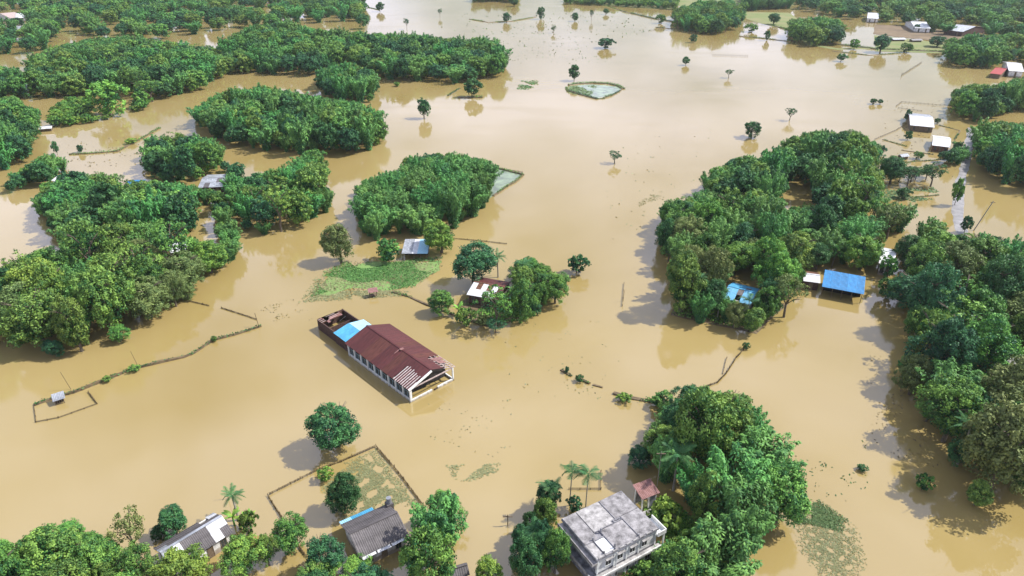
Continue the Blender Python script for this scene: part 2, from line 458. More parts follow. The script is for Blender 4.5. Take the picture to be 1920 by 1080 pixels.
def banana_leaf(seed):
    g = np.random.default_rng(seed); n_ = 9
    T = np.linspace(0, 1, n_); L = 2.4
    V = []
    dr = g.uniform(.35, .8)
    for t in T:
        w = .34*math.sin(min(1, t*.95+.05)*math.pi)**.55
        c = np.array([L*t*.85, 0, L*(.75*t - dr*t*t)])
        jag = g.uniform(-.06, .06)
        V += [c+[0, -w, -w*.25+jag], c, c+[0, w, -w*.25-jag]]
    Fq = []
    for i in range(n_-1):
        for k in (0, 1): Fq.append((3*i+k, 3*i+k+1, 3*i+k+4, 3*i+k+3))
    return mesh_np("leaf", np.array(V), Fq, MATS["bright_leaf"], np.clip(g.normal(size=len(Fq))*.15+.3, 0, 1))
BANANA = [banana_leaf(i) for i in range(4)]
PALM_TRUNK = {}
def palm(kind, x, y, h, label, cat="palm tree", group=None, size=1.0, seed=0):
    g = random.Random(seed*7+3)
    nm = {"coconut": "coconut_palm", "areca": "areca_palm", "banana": "banana_plant"}[kind]
    t = tag(empty(nm, (x, y, 0), g.uniform(0, 6.28)), label, cat, group)
    lean = (g.uniform(-.06, .06)*h, g.uniform(-.06, .06)*h)
    if kind == "banana":
        MB().tube([(0, 0, -.8), (0, 0, h*.5), (.05, 0, h*.62)], [.16, .13, .08], 7).build("stem", MATS["bamboo_leaf"], t)
        for i in range(8):
            o = link("leaf", BANANA[i % 4], t, (0, 0, h*.58), (0, -g.uniform(-.1, .5), i*2*math.pi/8+g.uniform(-.3, .3)))
            o.scale = (size*g.uniform(.8, 1.1),)*3
        return t
    r = .17 if kind == "coconut" else .09
    MB().tube([(0, 0, -1), (lean[0]*.2, lean[1]*.2, h*.33), (lean[0]*.6, lean[1]*.6, h*.7), (lean[0], lean[1], h)], [r*1.3, r, r*.9, r*.75], 7).build("trunk", pale_bark, t)
    nfr = 20 if kind == "coconut" else 14
    FM = FROND_C if kind == "coconut" else FROND_A
    for i in range(nfr):
        up = g.uniform(-.65, .35)
        o = link("frond", FM[i % 3], t, (lean[0], lean[1], h), (0, up, i*2.399+g.uniform(-.2, .2)))
        o.scale = (size*g.uniform(.85, 1.1),)*3
    return t

# ------------------------------------------------------------------ trees: placing
FAR = 235.0
def make_tree(kind, leaf, x, y, h, r, label, name, cat, group, seed):
    g = random.Random(seed)
    d = math.hypot(x, y)
    k = kind
    if d > FAR and kind in ("broad", "bamboo"): k = kind + "_far"
    ph, pr, parts = PROTO[k][g.randrange(len(PROTO[k]))]
    t = empty(name, (x, y, 0), g.uniform(0, 6.283))
    t.scale = (r/pr, r/pr*g.uniform(.92, 1.08), h/ph)
    tag(t, label, cat, group)
    for nm, me in parts:
        o = link(nm, me, t)
        if nm in ("crown", "foliage") and leaf:
            o.material_slots[0].link = 'OBJECT'; o.material_slots[0].material = MATS[leaf]
    return t

def pin(poly, X, Y):
    poly = np.asarray(poly, float); n_ = len(poly); ins = np.zeros(len(X), bool); j = n_-1
    for i in range(n_):
        xi, yi = poly[i]; xj, yj = poly[j]
        c = ((yi > Y) != (yj > Y)) & (X < (xj-xi)*(Y-yi)/(yj-yi+1e-12)+xi)
        ins ^= c; j = i
    return ins

GRID = {}
def plant_mark(x, y, r): GRID.setdefault((int(x//14), int(y//14)), []).append((x, y, r))
# (x, y, r) of everything that grows or stands, to keep apart
def fill(poly, kinds, sizes, holes=(), seed=0, pack=.62, tol=0.0, maxn=400):
    """plants trees on the ground so that each one, from water line to top, stays inside the grove's outline"""
    g = np.random.default_rng(seed)
    P = np.asarray(poly, float)
    cn = [at(x, max(y, -80)) for x, y in poly]
    x0, x1 = min(c.x for c in cn)-5, max(c.x for c in cn)+5
    y0, y1 = min(c.y for c in cn)-16, max(c.y for c in cn)+2
    placed = []
    for (h, r, kp) in sizes:
        sp = r*.45
        nx, ny = int((x1-x0)/sp)+1, int((y1-y0)/sp)+1
        X, Y = np.meshgrid(np.linspace(x0, x1, nx), np.linspace(y0, y1, ny)); X = X.ravel()+g.uniform(-.5, .5, X.size)*sp; Y = Y.ravel()+g.uniform(-.5, .5, Y.size)*sp
        hh = h*g.uniform(.68, 1.2, X.size); rr_ = r*g.uniform(.88, 1.08, X.size)
        ok = np.ones(X.size, bool); jj = g.uniform(.45, 1.1, X.size)
        samp = [(0, 0, .93), (-.68, 0, .5), (.68, 0, .5), (0, -.55, .1), (0, 0, .02), (-.5, 0, .78), (.5, 0, .78), (-.45, -.35, .12), (.45, -.35, .12)]
        if np.mean(P[:, 1]) < 130: samp = [(0, 0, .75), (-.4, 0, .4), (.4, 0, .4), (0, 0, .02)]
        for a, b_, c_ in samp:
            sx, sy = proj(X+a*rr_*jj, Y+b_*rr_*jj, hh*(1-(1-c_)*jj if c_ > .4 else c_) if c_ < .4 else hh*c_*(.8+.2*jj))
            ok &= pin(P, sx, sy)
            sx, sy = proj(X+a*rr_, Y+b_*rr_, hh*c_)
            for ho in holes: ok &= ~pin(ho, sx, sy)
        for ho in holes:
            for c_ in (.3, .7):
                sx, sy = proj(X, Y, hh*c_); ok &= ~pin(ho, sx, sy)
        idx = np.nonzero(ok)[0]; g.shuffle(idx)
        if len(idx) > 6000: idx = idx[:6000]
        for i in idx:
            if len(placed) >= maxn: break
            x, y, q = X[i], Y[i], rr_[i]
            c9 = (int(x//14), int(y//14))
            if any((x-a)**2+(y-b_)**2 < ((q+c_)*pack)**2 for u9 in (-1, 0, 1) for v9 in (-1, 0, 1) for a, b_, c_ in GRID.get((c9[0]+u9, c9[1]+v9), ())): continue
            GRID.setdefault(c9, []).append((x, y, q)); placed.append((kinds[g.integers(len(kinds))], x, y, hh[i], q))
    return placed

B = [("bamboo", "bamboo_leaf")]; TB = [("sparse", "tree_leaf"), ("broad", "olive_leaf"), ("broad", "tree_leaf"), ("broad", "tree_leaf"), ("broad", "bright_leaf"), ("broad", "tree_leaf"), ("broad", "dark_leaf")]
MIX = B*3 + TB; FARMIX = B*2 + [("broad", "dark_leaf")]*2 + [("broad", "tree_leaf")]
OL = [("broad", "olive_leaf"), ("broad", "tree_leaf"), ("broad", "tree_leaf")]
#  name, where phrase, outline in the photograph, holes, kinds, sizes (h, r), seed
SZ = [(13, 5.2, 1), (11, 4.2, 1), (8.5, 3.2, 1), (5.5, 2.3, 1)]
SB = [(13, 5.6, 1), (11.5, 4.4, 1), (8.5, 3.0, 1), (5, 2.0, 1)]
ST = [(14, 6.0, 1), (11, 4.6, 1), (8, 3.3, 1), (5, 2.2, 1)]
SF = [(13, 6.5, 1), (11, 5.0, 1), (8, 3.6, 1)]
GROVES = [
 ("the bamboo island behind the maroon hall", [(664,372),(672,345),(700,330),(752,318),(762,296),(812,284),(862,290),(908,294),(926,335),(922,372),(892,402),(852,424),(800,434),(740,444),(690,452),(668,415)], [], B, SB, 1),
 ("the long bamboo island", [(354,225),(372,198),(425,168),(500,163),(600,182),(660,188),(700,205),(722,230),(722,258),(705,278),(640,292),(560,288),(480,279),(400,264),(380,238)], [], B, SB, 2),
 ("the clump at the far row's tip", [(592,165),(602,128),(650,116),(706,134),(708,170),(695,192),(640,194),(612,180)], [], B+[("broad","olive_leaf")], SB, 3),
 ("the far bamboo row", [(405,88),(470,52),(530,42),(600,58),(700,66),(800,70),(860,78),(925,76),(946,98),(951,122),(935,144),(865,155),(720,152),(700,149),(600,142),(430,137),(412,110)], [], B*4+[("broad","dark_leaf")], SF, 4),
 ("the far left ridge", [(45,185),(48,130),(60,105),(110,84),(160,74),(250,68),(330,80),(400,88),(426,113),(432,134),(400,152),(370,170),(300,192),(262,190),(240,172),(170,178),(130,180)], [], MIX, SF, 5),
 ("the bushes under the far left ridge", [(90,238),(92,213),(122,182),(170,182),(250,192),(284,176),(284,202),(205,224),(140,236)], [[(172,216),(172,150),(245,150),(245,216)]], [("shrub","bright_leaf"),("shrub","tree_leaf")], [(4.5,3.2,1),(3,2.2,1)], 6),
 ("the trees at the left frame edge", [(-60,300),(-60,195),(-20,182),(20,180),(62,205),(76,228),(66,262),(58,292),(30,312),(0,326)], [], [("broad","tree_leaf"),("broad","bright_leaf"),("bamboo","bamboo_leaf")], SZ, 7),
 ("the top left wood", [(-60,130),(-60,-25),(300,-30),(600,-30),(690,-10),(694,20),(700,60),(672,64),(652,50),(640,40),(585,44),(545,52),(440,58),(360,66),(310,74),(250,68),(160,74),(110,82),(60,103),(46,128)], [[(0,36),(0,24),(50,20),(50,32)]], FARMIX, [(13,7.5,1),(11,5.6,1)], 8),
 ("the strip beyond the left edge trees", [(-60,215),(-60,120),(40,128),(48,188),(90,185),(60,202),(20,180)], [], MIX, SF, 9),
 ("the small island at the left edge", [(0,372),(8,335),(60,300),(85,288),(125,298),(128,330),(102,346),(50,350),(20,368)], [[(108,325),(108,340),(130,340),(130,325)]], [("broad","dark_leaf"),("broad","bright_leaf"),("broad","tree_leaf")], SZ, 10),
 ("the knot of trees above the grey shed", [(262,322),(264,300),(272,266),(310,252),(372,252),(412,268),(418,300),(450,310),(470,322),(448,345),(420,352),(395,352),(300,345)], [[(372,352),(380,325),(430,322),(434,352)],[(235,352),(238,337),(268,336),(270,350)]], MIX, SZ, 11),
 ("the trees right of the grey shed", [(420,330),(470,325),(540,312),(556,300),(572,278),(598,284),(604,300),(612,325),(627,350),(622,392),(565,422),(505,440),(458,436),(436,395)], [], B*2+TB, SZ, 12),
 ("the big left grove", [(-80,655),(-80,490),(0,505),(30,485),(70,470),(125,478),(112,445),(62,400),(60,378),(72,352),(130,322),(190,326),(240,345),(300,338),(370,352),(420,358),(432,395),(456,430),(458,455),(438,490),(392,522),(360,560),(345,584),(262,612),(232,640),(105,674),(60,668),(0,642)], [[(312,476),(316,456),(348,452),(352,466),(330,480)],[(176,582),(180,560),(212,556),(216,574)],[(372,452),(372,385),(402,385),(404,452)],[(430,436),(430,424),(462,424),(462,436)]], MIX+TB, ST, 13),
 ("the grove around the small blue roofs", [(1236,452),(1236,405),(1250,383),(1322,360),(1322,330),(1388,290),(1440,296),(1480,260),(1530,243),(1600,248),(1648,268),(1652,312),(1645,362),(1652,380),(1700,388),(1690,410),(1640,430),(1640,505),(1600,505),(1545,500),(1500,522),(1500,560),(1480,580),(1442,604),(1420,630),(1352,612),(1270,598),(1254,570),(1262,520),(1240,475)], [[(1358,528),(1365,520),(1420,528),(1425,575),(1385,570),(1358,550)],[(1464,386),(1468,346),(1522,350),(1522,384)],[(1500,528),(1502,500),(1545,500),(1545,528)]], MIX, SZ, 14),
 ("the trees right of the pale road", [(1830,290),(1828,262),(1840,235),(1880,225),(1920,232),(2000,240),(2000,362),(1915,356),(1880,345),(1850,332)], [], [("broad","tree_leaf"),("broad","dark_leaf"),("broad","olive_leaf")], SZ, 15),
 ("the trees above the flooded yards", [(1786,216),(1784,168),(1830,158),(1880,160),(1920,148),(2000,150),(2000,215),(1920,208),(1880,212),(1850,232),(1800,222)], [], [("broad","dark_leaf"),("broad","tree_leaf"),("broad","olive_leaf")], SZ, 16),
 ("the big right hand grove", [(1690,500),(1690,470),(1716,452),(1722,425),(1758,412),(1780,440),(1860,442),(1920,455),(2060,455),(2060,960),(1955,920),(1905,932),(1850,958),(1800,935),(1782,890),(1786,850),(1760,832),(1712,800),(1712,762),(1690,720),(1696,680),(1700,650),(1700,600),(1700,560),(1700,520)], [[(1874,696),(1874,662),(1930,662),(1930,696)]], TB+B+OL, ST, 17),
 ("the tall grove by the concrete house", [(1176,872),(1184,835),(1212,796),(1250,758),(1292,728),(1340,734),(1402,744),(1432,782),(1448,828),(1498,896),(1506,920),(1502,965),(1470,1010),(1440,1042),(1415,1100),(1180,1180),(1222,1050),(1260,1010),(1330,960),(1240,915),(1200,890)], [[(1175,955),(1175,900),(1240,900),(1240,955)],[(1252,1014),(1220,980),(1224,950),(1300,950),(1300,1014)]], B*4+[("broad","tree_leaf"),("broad","dark_leaf")], [(14,5.8,1),(12,4.6,1),(9,3.3,1),(5,2.2,1)], 18),
 ("the bottom left wood", [(-60,1180),(-60,1020),(0,1018),(40,1025),(100,1005),(110,990),(190,988),(200,1010),(262,1012),(285,1030),(285,1180)], [], [("broad","tree_leaf"),("broad","bright_leaf"),("broad","tree_leaf")], [(9,4.2,1),(7,3.2,1),(5,2.3,1)], 19),
 ("the trees right of the dark gabled house", [(735,1160),(752,1040),(775,1000),(800,965),(830,925),(865,922),(880,950),(892,990),(890,1030),(875,1062),(830,1080),(850,1160)], [], [("bamboo","bamboo_leaf"),("broad","tree_leaf")], [(11,4.4,1),(8.5,3.4,1),(6,2.4,1)], 20),
 ("the trees below the dark gabled house", [(560,1180),(566,1050),(578,1015),(612,1010),(650,1035),(700,1062),(740,1050),(760,1180)], [], [("broad","tree_leaf"),("broad","bright_leaf"),("broad","dark_leaf")], [(7,3.8,1),(5,2.8,1)], 21),
 ("the row left of the concrete house", [(962,1062),(965,1000),(985,975),(1008,960),(1010,925),(1030,900),(1046,925),(1048,955),(1040,990),(1020,1010),(1030,1062),(1000,1074)], [], [("broad","dark_leaf"),("broad","tree_leaf")], [(9,2.3,1),(6,1.7,1)], 22),
 ("the bushes below the concrete house", [(1130,1180),(1190,1065),(1252,1018),(1300,1000),(1375,1040),(1400,1180)], [], [("shrub","tree_leaf"),("shrub","bright_leaf"),("broad","dark_leaf")], [(6,3.2,1),(3.5,2.2,1),(2.5,1.6,1)], 23),
 ("the trees by the rusty roofed house", [(958,590),(962,520),(970,488),(1010,488),(1062,520),(1066,552),(1050,575),(1010,590),(985,600)], [], TB, [(8.5,3.6,1),(6,2.6,1),(3.5,1.8,1)], 24),
 ("the top right wood", [(1560,30),(1500,22),(1490,-30),(2000,-30),(2000,90),(1900,100),(1860,72),(1800,70),(1740,62),(1700,50),(1640,42)], [[(1700,56),(1702,38),(1738,38),(1738,56)],[(1788,60),(1788,44),(1836,46),(1836,62)],[(1622,34),(1622,22),(1650,22),(1650,34)]], FARMIX, [(12,7,1),(9,5,1)], 25),
 ("the leafy far islet", [(1262,55),(1268,20),(1310,5),(1370,4),(1392,20),(1394,40),(1375,55),(1340,66),(1290,60)], [], TB, SF, 26),
 ("the islet below the top right wood", [(1480,78),(1484,42),(1530,34),(1570,38),(1580,62),(1572,84),(1520,86)], [], TB, SF, 27),
 ("the trees by the bright red hut", [(1776,122),(1780,80),(1830,68),(1870,72),(1900,98),(1910,118),(1870,126),(1820,128)], [[(1862,142),(1862,118),(1915,116),(1915,142)]], TB, SF, 28),
 ("the trees at the top right edge", [(1880,112),(1860,75),(1905,95),(2010,95),(2010,150),(1960,140),(1915,112)], [[(1862,142),(1862,118),(1925,116),(1925,142)]], FARMIX, SF, 29),
 ("the small trees in the flooded yards", [(1650,350),(1650,300),(1690,292),(1700,318),(1742,310),(1762,325),(1760,345),(1700,352)], [], [("sparse","dark_leaf"),("sparse","tree_leaf")], [(7,3.6,1),(5,2.6,1)], 30),
 ("the trees behind the bright blue shed", [(1560,520),(1590,470),(1600,430),(1660,384),(1706,388),(1708,425),(1672,450),(1650,460),(1640,525),(1600,512)], [[(1540,560),(1540,505),(1600,512),(1625,520),(1625,560)],[(1652,488),(1652,462),(1676,462),(1676,488)]], [("broad","dark_leaf"),("sparse","olive_leaf"),("broad","tree_leaf")], SZ, 31),
 ("the dark trees beside the pale road", [(1752,300),(1760,280),(1800,262),(1822,290),(1800,318),(1770,312)], [[(1738,278),(1738,248),(1785,248),(1785,278)]], [("broad","dark_leaf")], [(7,3.2,1),(5,2.4,1)], 32),
 ("the scrub at the lake head", [(1060,8),(1060,-25),(1270,-25),(1270,18),(1200,14),(1120,10)], [], [("shrub","bright_leaf"),("broad","dark_leaf")], [(7,4.5,1),(4,3,1)], 33),
 ("the dark strip at the head of the lake", [(888,4),(888,-30),(972,-30),(970,7),(940,3)], [], [("broad","dark_leaf")], [(10,5,1),(7,4,1)], 35),
 ("the trees right of the lake head", [(1390,22),(1395,-25),(1495,-25),(1480,16),(1440,18)], [], FARMIX, SF, 34),
]

# ------------------------------------------------------------------ setting
def ground_poly(name, pts, z, m_, kind="structure", thick=None, jit=0.0, sub=3):
    """an irregular sheet (or low raised piece of land) given by its outline"""
    P = [at(x, y) for x, y in pts]
    out = []
    for i, p in enumerate(P):
        q = P[(i+1) % len(P)]
        for k in range(sub):
            v = p.lerp(q, k/sub)
            a = (q-p).length/sub*jit
            out.append(Vector((v.x+R.uniform(-a, a), v.y+R.uniform(-a, a), z)))
    c = sum(out, Vector())/len(out)
    mb = MB(); n_ = len(out)
    if thick:
        vin = [c.lerp(v, .86) + Vector((0, 0, thick)) for v in out]
        lowv = [Vector((v.x, v.y, -.6)) for v in out]
        mb.add(vin + out + lowv, [tuple(range(n_))] + [(i, n_+i, n_+(i+1) % n_, (i+1) % n_) for i in range(n_)] + [(n_+i, 2*n_+i, 2*n_+(i+1) % n_, n_+(i+1) % n_) for i in range(n_)])
    else:
        mb.add(out, [tuple(range(n_))])
    me = mb.mesh(name, m_)
    if me.polygons[0].normal.z < 0: me.flip_normals()
    return tag(link(name, me), kind=kind)

wm = MB(); NN = 24
for i in range(NN+1):
    for j in range(NN+1): wm.v.append((-2600+5200*i/NN, -300+4500*j/NN, 0))
for i in range(NN):
    for j in range(NN): wm.f.append((i*(NN+1)+j, (i+1)*(NN+1)+j, (i+1)*(NN+1)+j+1, i*(NN+1)+j+1))
tag(wm.build("flood_water", MATS["water"]), kind="structure")

# ------------------------------------------------------------------ houses
def frame_of(quad, z):
    """quad: four eave corners in the photograph, a-b and c-d the long eaves; returns centre, angle, length, width"""
    q = [at(x, y, z) for x, y in quad]
    c = sum(q, Vector())/4
    e = (q[1]-q[0]) + (q[2]-q[3]); L = e.length/2; ang = math.atan2(e.y, e.x)
    f = (q[3]-q[0]) + (q[2]-q[1]); n_ = Vector((-math.sin(ang), math.cos(ang), 0))
    W = abs(f.dot(n_))/2
    return c, ang, L, W

SHEETS = {}
def sheet(w, l, m_, pitch=.26, amp=.022):
    """a corrugated sheet: w across (x), l down the slope (y), closed and 2 cm thick"""
    key = (round(w, 2), round(l, 2), m_.name)
    if key in SHEETS: return SHEETS[key]
    nx = max(4, int(w/pitch)*2); mb = MB()
    xs = [w*i/nx for i in range(nx+1)]
    for zz in (0, -.02):
        for y in (0, l):
            for i, x in enumerate(xs): mb.v.append((x, y, zz + (amp if i % 2 else -amp)))
    k = nx+1
    for i in range(nx):
        mb.f.append((i, i+1, k+i+1, k+i)); mb.f.append((2*k+i, 3*k+i, 3*k+i+1, 2*k+i+1))
        mb.f.append((i, 2*k+i, 2*k+i+1, i+1)); mb.f.append((k+i, k+i+1, 3*k+i+1, 3*k+i))
    SHEETS[key] = mb.mesh("roof_sheet", m_)
    return SHEETS[key]

def slope(t, x0, x1, eave, ridge, n_, m_, rows=1, over=.0, special=None, name="roof_sheet", seed=1):
    """n_ sheets side by side between an eave line (y,z) and a ridge line (y,z)"""
    g = random.Random(seed)
    (ye, ze), (yr, zr) = eave, ridge
    ln = math.hypot(yr-ye, zr-ze); ang = math.atan2(zr-ze, abs(yr-ye))
    w = (x1-x0)/n_; s = 1 if yr > ye else -1
    for i in range(n_):
        for r_ in range(rows):
            mm = special.get((i, r_), special.get(i, m_)) if special else m_
            if mm is None: continue
            o = link(name, sheet(w+.06, ln/rows+.08, mm), t)
            a = r_*ln/rows
            off = Vector((0, s*math.cos(ang)*a, math.sin(ang)*a)); zj = .012*((i+r_) % 2) + r_*.02 + g.uniform(0, .012)
            if s > 0: o.location = (x0+i*w, ye+off.y, ze+off.z+zj); o.rotation_euler = (ang, 0, 0)
            else: o.location = (x0+(i+1)*w, ye+off.y, ze+off.z+zj); o.rotation_euler = (ang, 0, math.pi)

def wall_run(t, name, p, q, z0, z1, m_, th=.16):
    MB().bar((*p, (z0+z1)/2), (*q, (z0+z1)/2), th, z1-z0).build(name, m_, t)

def opening(t, name, cx, cy, ang, w, z0, z1, m_=None, fr=None, out=.09):
    """a window or door let into a wall: frame proud of the wall, pane set inside it"""
    fm = fr or wood
    o = MB(); f = .07
    o.box(-w/2, -w/2+f, -out, .02, z0, z1).box(w/2-f, w/2, -out, .02, z0, z1).box(-w/2+f, w/2-f, -out, .02, z1-f, z1)
    if name == "window": o.box(-w/2+f, w/2-f, -out, .02, z0, z0+f).box(-.025, .025, -out+.02, .01, z0+f, z1-f)
    ob = o.build(name, fm, t, (cx, cy, 0), (0, 0, ang))
    MB().box(-w/2+f, w/2-f, -out+.035, -out+.05, z0+f, z1-f).build("pane" if name == "window" else "door_leaf", m_ or glass_dark, ob)
    return ob

def gable(name, label, quad, ze, zr, roof, wall, cat="house", n_=6, rows=1, over=.45, special=None, special2=None, wins=3, group=None, far=False, cap=None, roof2=None):
    c, ang, L, W = frame_of(quad, ze)
    t = tag(empty(name, (c.x, c.y, 0), ang), label, cat, group)
    slope(t, -L/2, L/2, (-W/2, ze), (0, zr), n_, roof, rows, special=special, seed=1)
    slope(t, -L/2, L/2, (W/2, ze), (0, zr), n_, roof2 or roof, rows, special=special2, seed=2)
    MB().bar((-L/2, 0, zr+.05), (L/2, 0, zr+.05), .42, .07).build("ridge_cap", cap or roof, t)
    a, b_ = L/2-over, W/2-over
    zw = ze+.05
    for nm, p, q in (("wall", (-a, -b_), (a, -b_)), ("wall", (-a, b_), (a, b_))): wall_run(t, nm, p, q, -1, zw, wall)
    for sx in (-1, 1):
        x = sx*(a-.02)
        MB().add([(x-.07, -b_+.09, -1), (x-.07, b_-.09, -1), (x-.07, b_-.09, zw), (x-.07, 0, zr-.12), (x-.07, -b_+.09, zw),
                  (x+.07, -b_+.09, -1), (x+.07, b_-.09, -1), (x+.07, b_-.09, zw), (x+.07, 0, zr-.12), (x+.07, -b_+.09, zw)],
                 [(0, 1, 2, 3, 4), (9, 8, 7, 6, 5)] + [(i, 5+i, 5+(i+1) % 5, (i+1) % 5) for i in range(5)]).build("gable_wall", wall, t)
    for sy in (-1, 1):
        for i in range(wins):
            x = -a + (i+.5)*2*a/wins
            opening(t, "window" if i != wins//2 else "door", x, sy*(b_+.08), 0 if sy < 0 else math.pi, .9, .5 if i != wins//2 else -.4, ze-.45, m_=glass_dark if i != wins//2 else wood)
    return t

def lean_to(name, label, quad, ze, zr, roof, wall, cat="shed", n_=4, posts=True, group=None, open_front=True, rows=1, special=None):
    """single-pitch shed: low eave along a-b, high eave along d-c"""
    c, ang, L, W = frame_of(quad, (ze+zr)/2)
    t = tag(empty(name, (c.x, c.y, 0), ang), label, cat, group)
    slope(t, -L/2, L/2, (-W/2, ze), (W/2, zr), n_, roof, rows, special=special)
    a, b_ = L/2-.3, W/2-.3
    fz = lambda y: ze + (y+W/2)/W*(zr-ze) - .05
    wall_run(t, "wall", (-a, b_), (a, b_), -1, fz(b_), wall, .1)
    for sx in (-1, 1):
        x = sx*(a-.05)
        MB().hexa([(x-.05, -b_*.1, -1), (x+.05, -b_*.1, -1), (x+.05, b_-.06, -1), (x-.05, b_-.06, -1),
                   (x-.05, -b_*.1, fz(-b_*.1)), (x+.05, -b_*.1, fz(-b_*.1)), (x+.05, b_-.06, fz(b_)), (x-.05, b_-.06, fz(b_))]).build("side_wall", wall, t)
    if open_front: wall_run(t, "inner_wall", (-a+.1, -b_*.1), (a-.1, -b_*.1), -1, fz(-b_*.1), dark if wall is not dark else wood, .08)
    for i in range(5):
        x = -a + i*2*a/4
        MB().box(x-.06, x+.06, -b_-.06, -b_+.06, -1, fz(-b_)).build("post", wood, t)
    MB().box(-a, a, -b_-.05, -b_+.05, fz(-b_)-.12, fz(-b_)-.01).build("eave_beam", wood, t)
    return t

# --- the school-like hall with the maroon roof
oldred = mat("rust_streaked_maroon", (0.125, 0.042, 0.034), 0.65, 0.45, 1.3, 0.25, objvar=0.10, stretch=(2.6, .3, .4))
batten_m = mat("chalky_batten", (0.60, 0.55, 0.53), .8, .35, 2.5)
def hall():
    A, Bp, Cc = at(656, 668), at(771, 755), at(850, 714)
    u = (A-Bp).normalized(); ang = math.atan2(u.y, u.x)        # x runs from the open front to the back, -y is the far side
    t = tag(empty("flooded_hall", Bp, ang), "long white hall with a maroon gable roof, its front end broken open over brown water", "hall")
    L, W, ze, zr = 21.6, -10.3, 3.05, 4.95                      # y negative: far side
    m_ = W/2
    # near long wall: sill, head beam, columns, window bays
    MB().box(.3, L-.3, -.28, .0, -1, .62).build("sill_wall", whitepaint, t)
    MB().box(0, L, -.26, .04, ze-.42, ze-.08).build("head_beam", whitepaint, t)
    nb = 9; bw = L/nb
    cm = MB().box(-.17, .17, -.34, .09, -1, ze-.06).mesh("column", whitepaint)
    for i in range(nb+1): link("column", cm, t, (min(max(i*bw, .18), L-.18), 0, 0))
    wf = MB()
    w2 = bw/2-.17
    wf.box(-w2, -w2+.09, -.2, -.1, .62, ze-.42).box(w2-.09, w2, -.2, -.1, .62, ze-.42).box(-w2+.09, w2-.09, -.2, -.1, 1.9, 1.97)
    wf.box(-.04, .04, -.2, -.11, .62, 1.9)
    wfm = wf.mesh("window", mat("window_blue_grey", (0.25, 0.36, 0.40), .6, .2, 2))
    pm = MB().box(-w2+.09, w2-.09, -.16, -.145, .62, 1.9).mesh("pane", glass_dark)
    pm2 = MB().box(-w2+.09, w2-.09, -.16, -.145, 1.97, ze-.42).mesh("pane", dark)
    for i in range(nb):
        o = link("window", wfm, t, (bw*(i+.5), 0, 0)); link("pane", pm, o); link("pane", pm2, o)
    # far wall, back wall
    MB().box(3.5, L-.3, W, W+.25, -1, ze-.1).build("far_wall", limewash, t)
    MB().add([(L-.12, -.3, -1), (L-.12, W+.26, -1), (L-.12, W+.26, ze-.1), (L-.12, m_, zr-.1), (L-.12, -.3, ze-.1),
              (L-.3, -.3, -1), (L-.3, W+.26, -1), (L-.3, W+.26, ze-.1), (L-.3, m_, zr-.1), (L-.3, -.3, ze-.1)],
             [(0, 1, 2, 3, 4), (9, 8, 7, 6, 5)] + [(i, 5+i, 5+(i+1) % 5, (i+1) % 5) for i in range(5)]).build("back_gable", limewash, t)
    # added cross wall, painted near black for the unlit interior behind the open end
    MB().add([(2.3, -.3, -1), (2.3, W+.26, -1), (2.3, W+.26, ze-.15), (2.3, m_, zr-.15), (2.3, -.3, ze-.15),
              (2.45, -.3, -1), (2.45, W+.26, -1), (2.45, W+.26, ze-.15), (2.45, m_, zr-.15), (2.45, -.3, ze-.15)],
             [(0, 1, 2, 3, 4), (9, 8, 7, 6, 5)] + [(i, 5+i, 5+(i+1) % 5, (i+1) % 5) for i in range(5)]).build("added_shade_wall", mat("unlit_black_wall", (0.045, 0.04, 0.038), .9, .4, 1.5), t)
    # low front wall with its gap, far corner column, far side sill
    MB().box(0, .26, -5.0, -.35, -1, .5).build("front_sill", whitepaint, t)
    MB().box(0, .26, W, -6.3, -1, .5).build("front_sill", whitepaint, t)
    MB().box(-.03, .25, -5.9, -5.55, -1, .25).build("broken_step", brick_m, t)
    for x in (0.14, 3.0): MB().box(x-.14, x+.14, W, W+.28, -1, ze-.1).build("column", whitepaint, t)
    MB().box(.28, 2.86, W+.02, W+.24, -1, .5).build("far_sill", whitepaint, t)
    MB().box(.28, 2.86, W+.04, W+.2, ze-.35, ze-.12).build("head_beam", wood, t)
    # roof: sheets; the near slope ends in pale battens, the far slope is stripped at the front corner
    ey, ry = .42, m_
    slz = (zr-ze)/(abs(m_)+.42)
    # near slope (eave at y=+.42): placed by hand since this frame is mirrored
    ln = math.hypot(ry-ey, zr-ze); an = math.atan2(zr-ze, abs(ry-ey))
    ns = 9; w = (L+.5-5.2)/ns
    for i in range(ns):
        o = link("roof_sheet", sheet(w+.06, ln+.1, oldred if i in (1, 4, 5) else redroof), t, (5.2+(i+1)*w, ey, ze+.012*(i % 2)+.01), (an, 0, math.pi))
    for i in range(ns):
        link("roof_sheet", sheet(w+.06, ln+.1, oldred if i in (0, 3) else redroof), t, (5.2+i*w, W-.42, ze+.012*(i % 2)+.01), (an, 0, 0))
    P = lambda x, s, side=1, dz=0: (x, (ey + (ry-ey)*s) if side > 0 else (W-.42 + (ry-(W-.42))*s), ze + (zr-ze)*s + dz)
    # front part: near slope upper band whole, lower part dark red strips with white battens between
    for i in range(2):
        o = link("roof_sheet", sheet(2.7, ln*.42, redroof), t, (.1+(i+1)*2.6, P(0, .58)[1], P(0, .58)[2]+.015+.012*i), (an, 0, math.pi))
    for i in range(9):
        x = .0 + i*.585; s1 = (.36, .60, .57, .62, .60, .66, .62, .68, .64)[i]
        MB().bar(P(x+.08, 0, 1, .05), P(x+.08, s1, 1, .05), .19, .07).build("batten", (batten_m, palewood)[i % 4 == 2], t)
        if i in (1, 2, 3, 4, 5, 6, 7, 8): MB().bar(P(x-.22, 0, 1, .02), P(x-.22, min(s1+.02, .6), 1, .02), .36, .05).build("roof_strip", redroof, t)
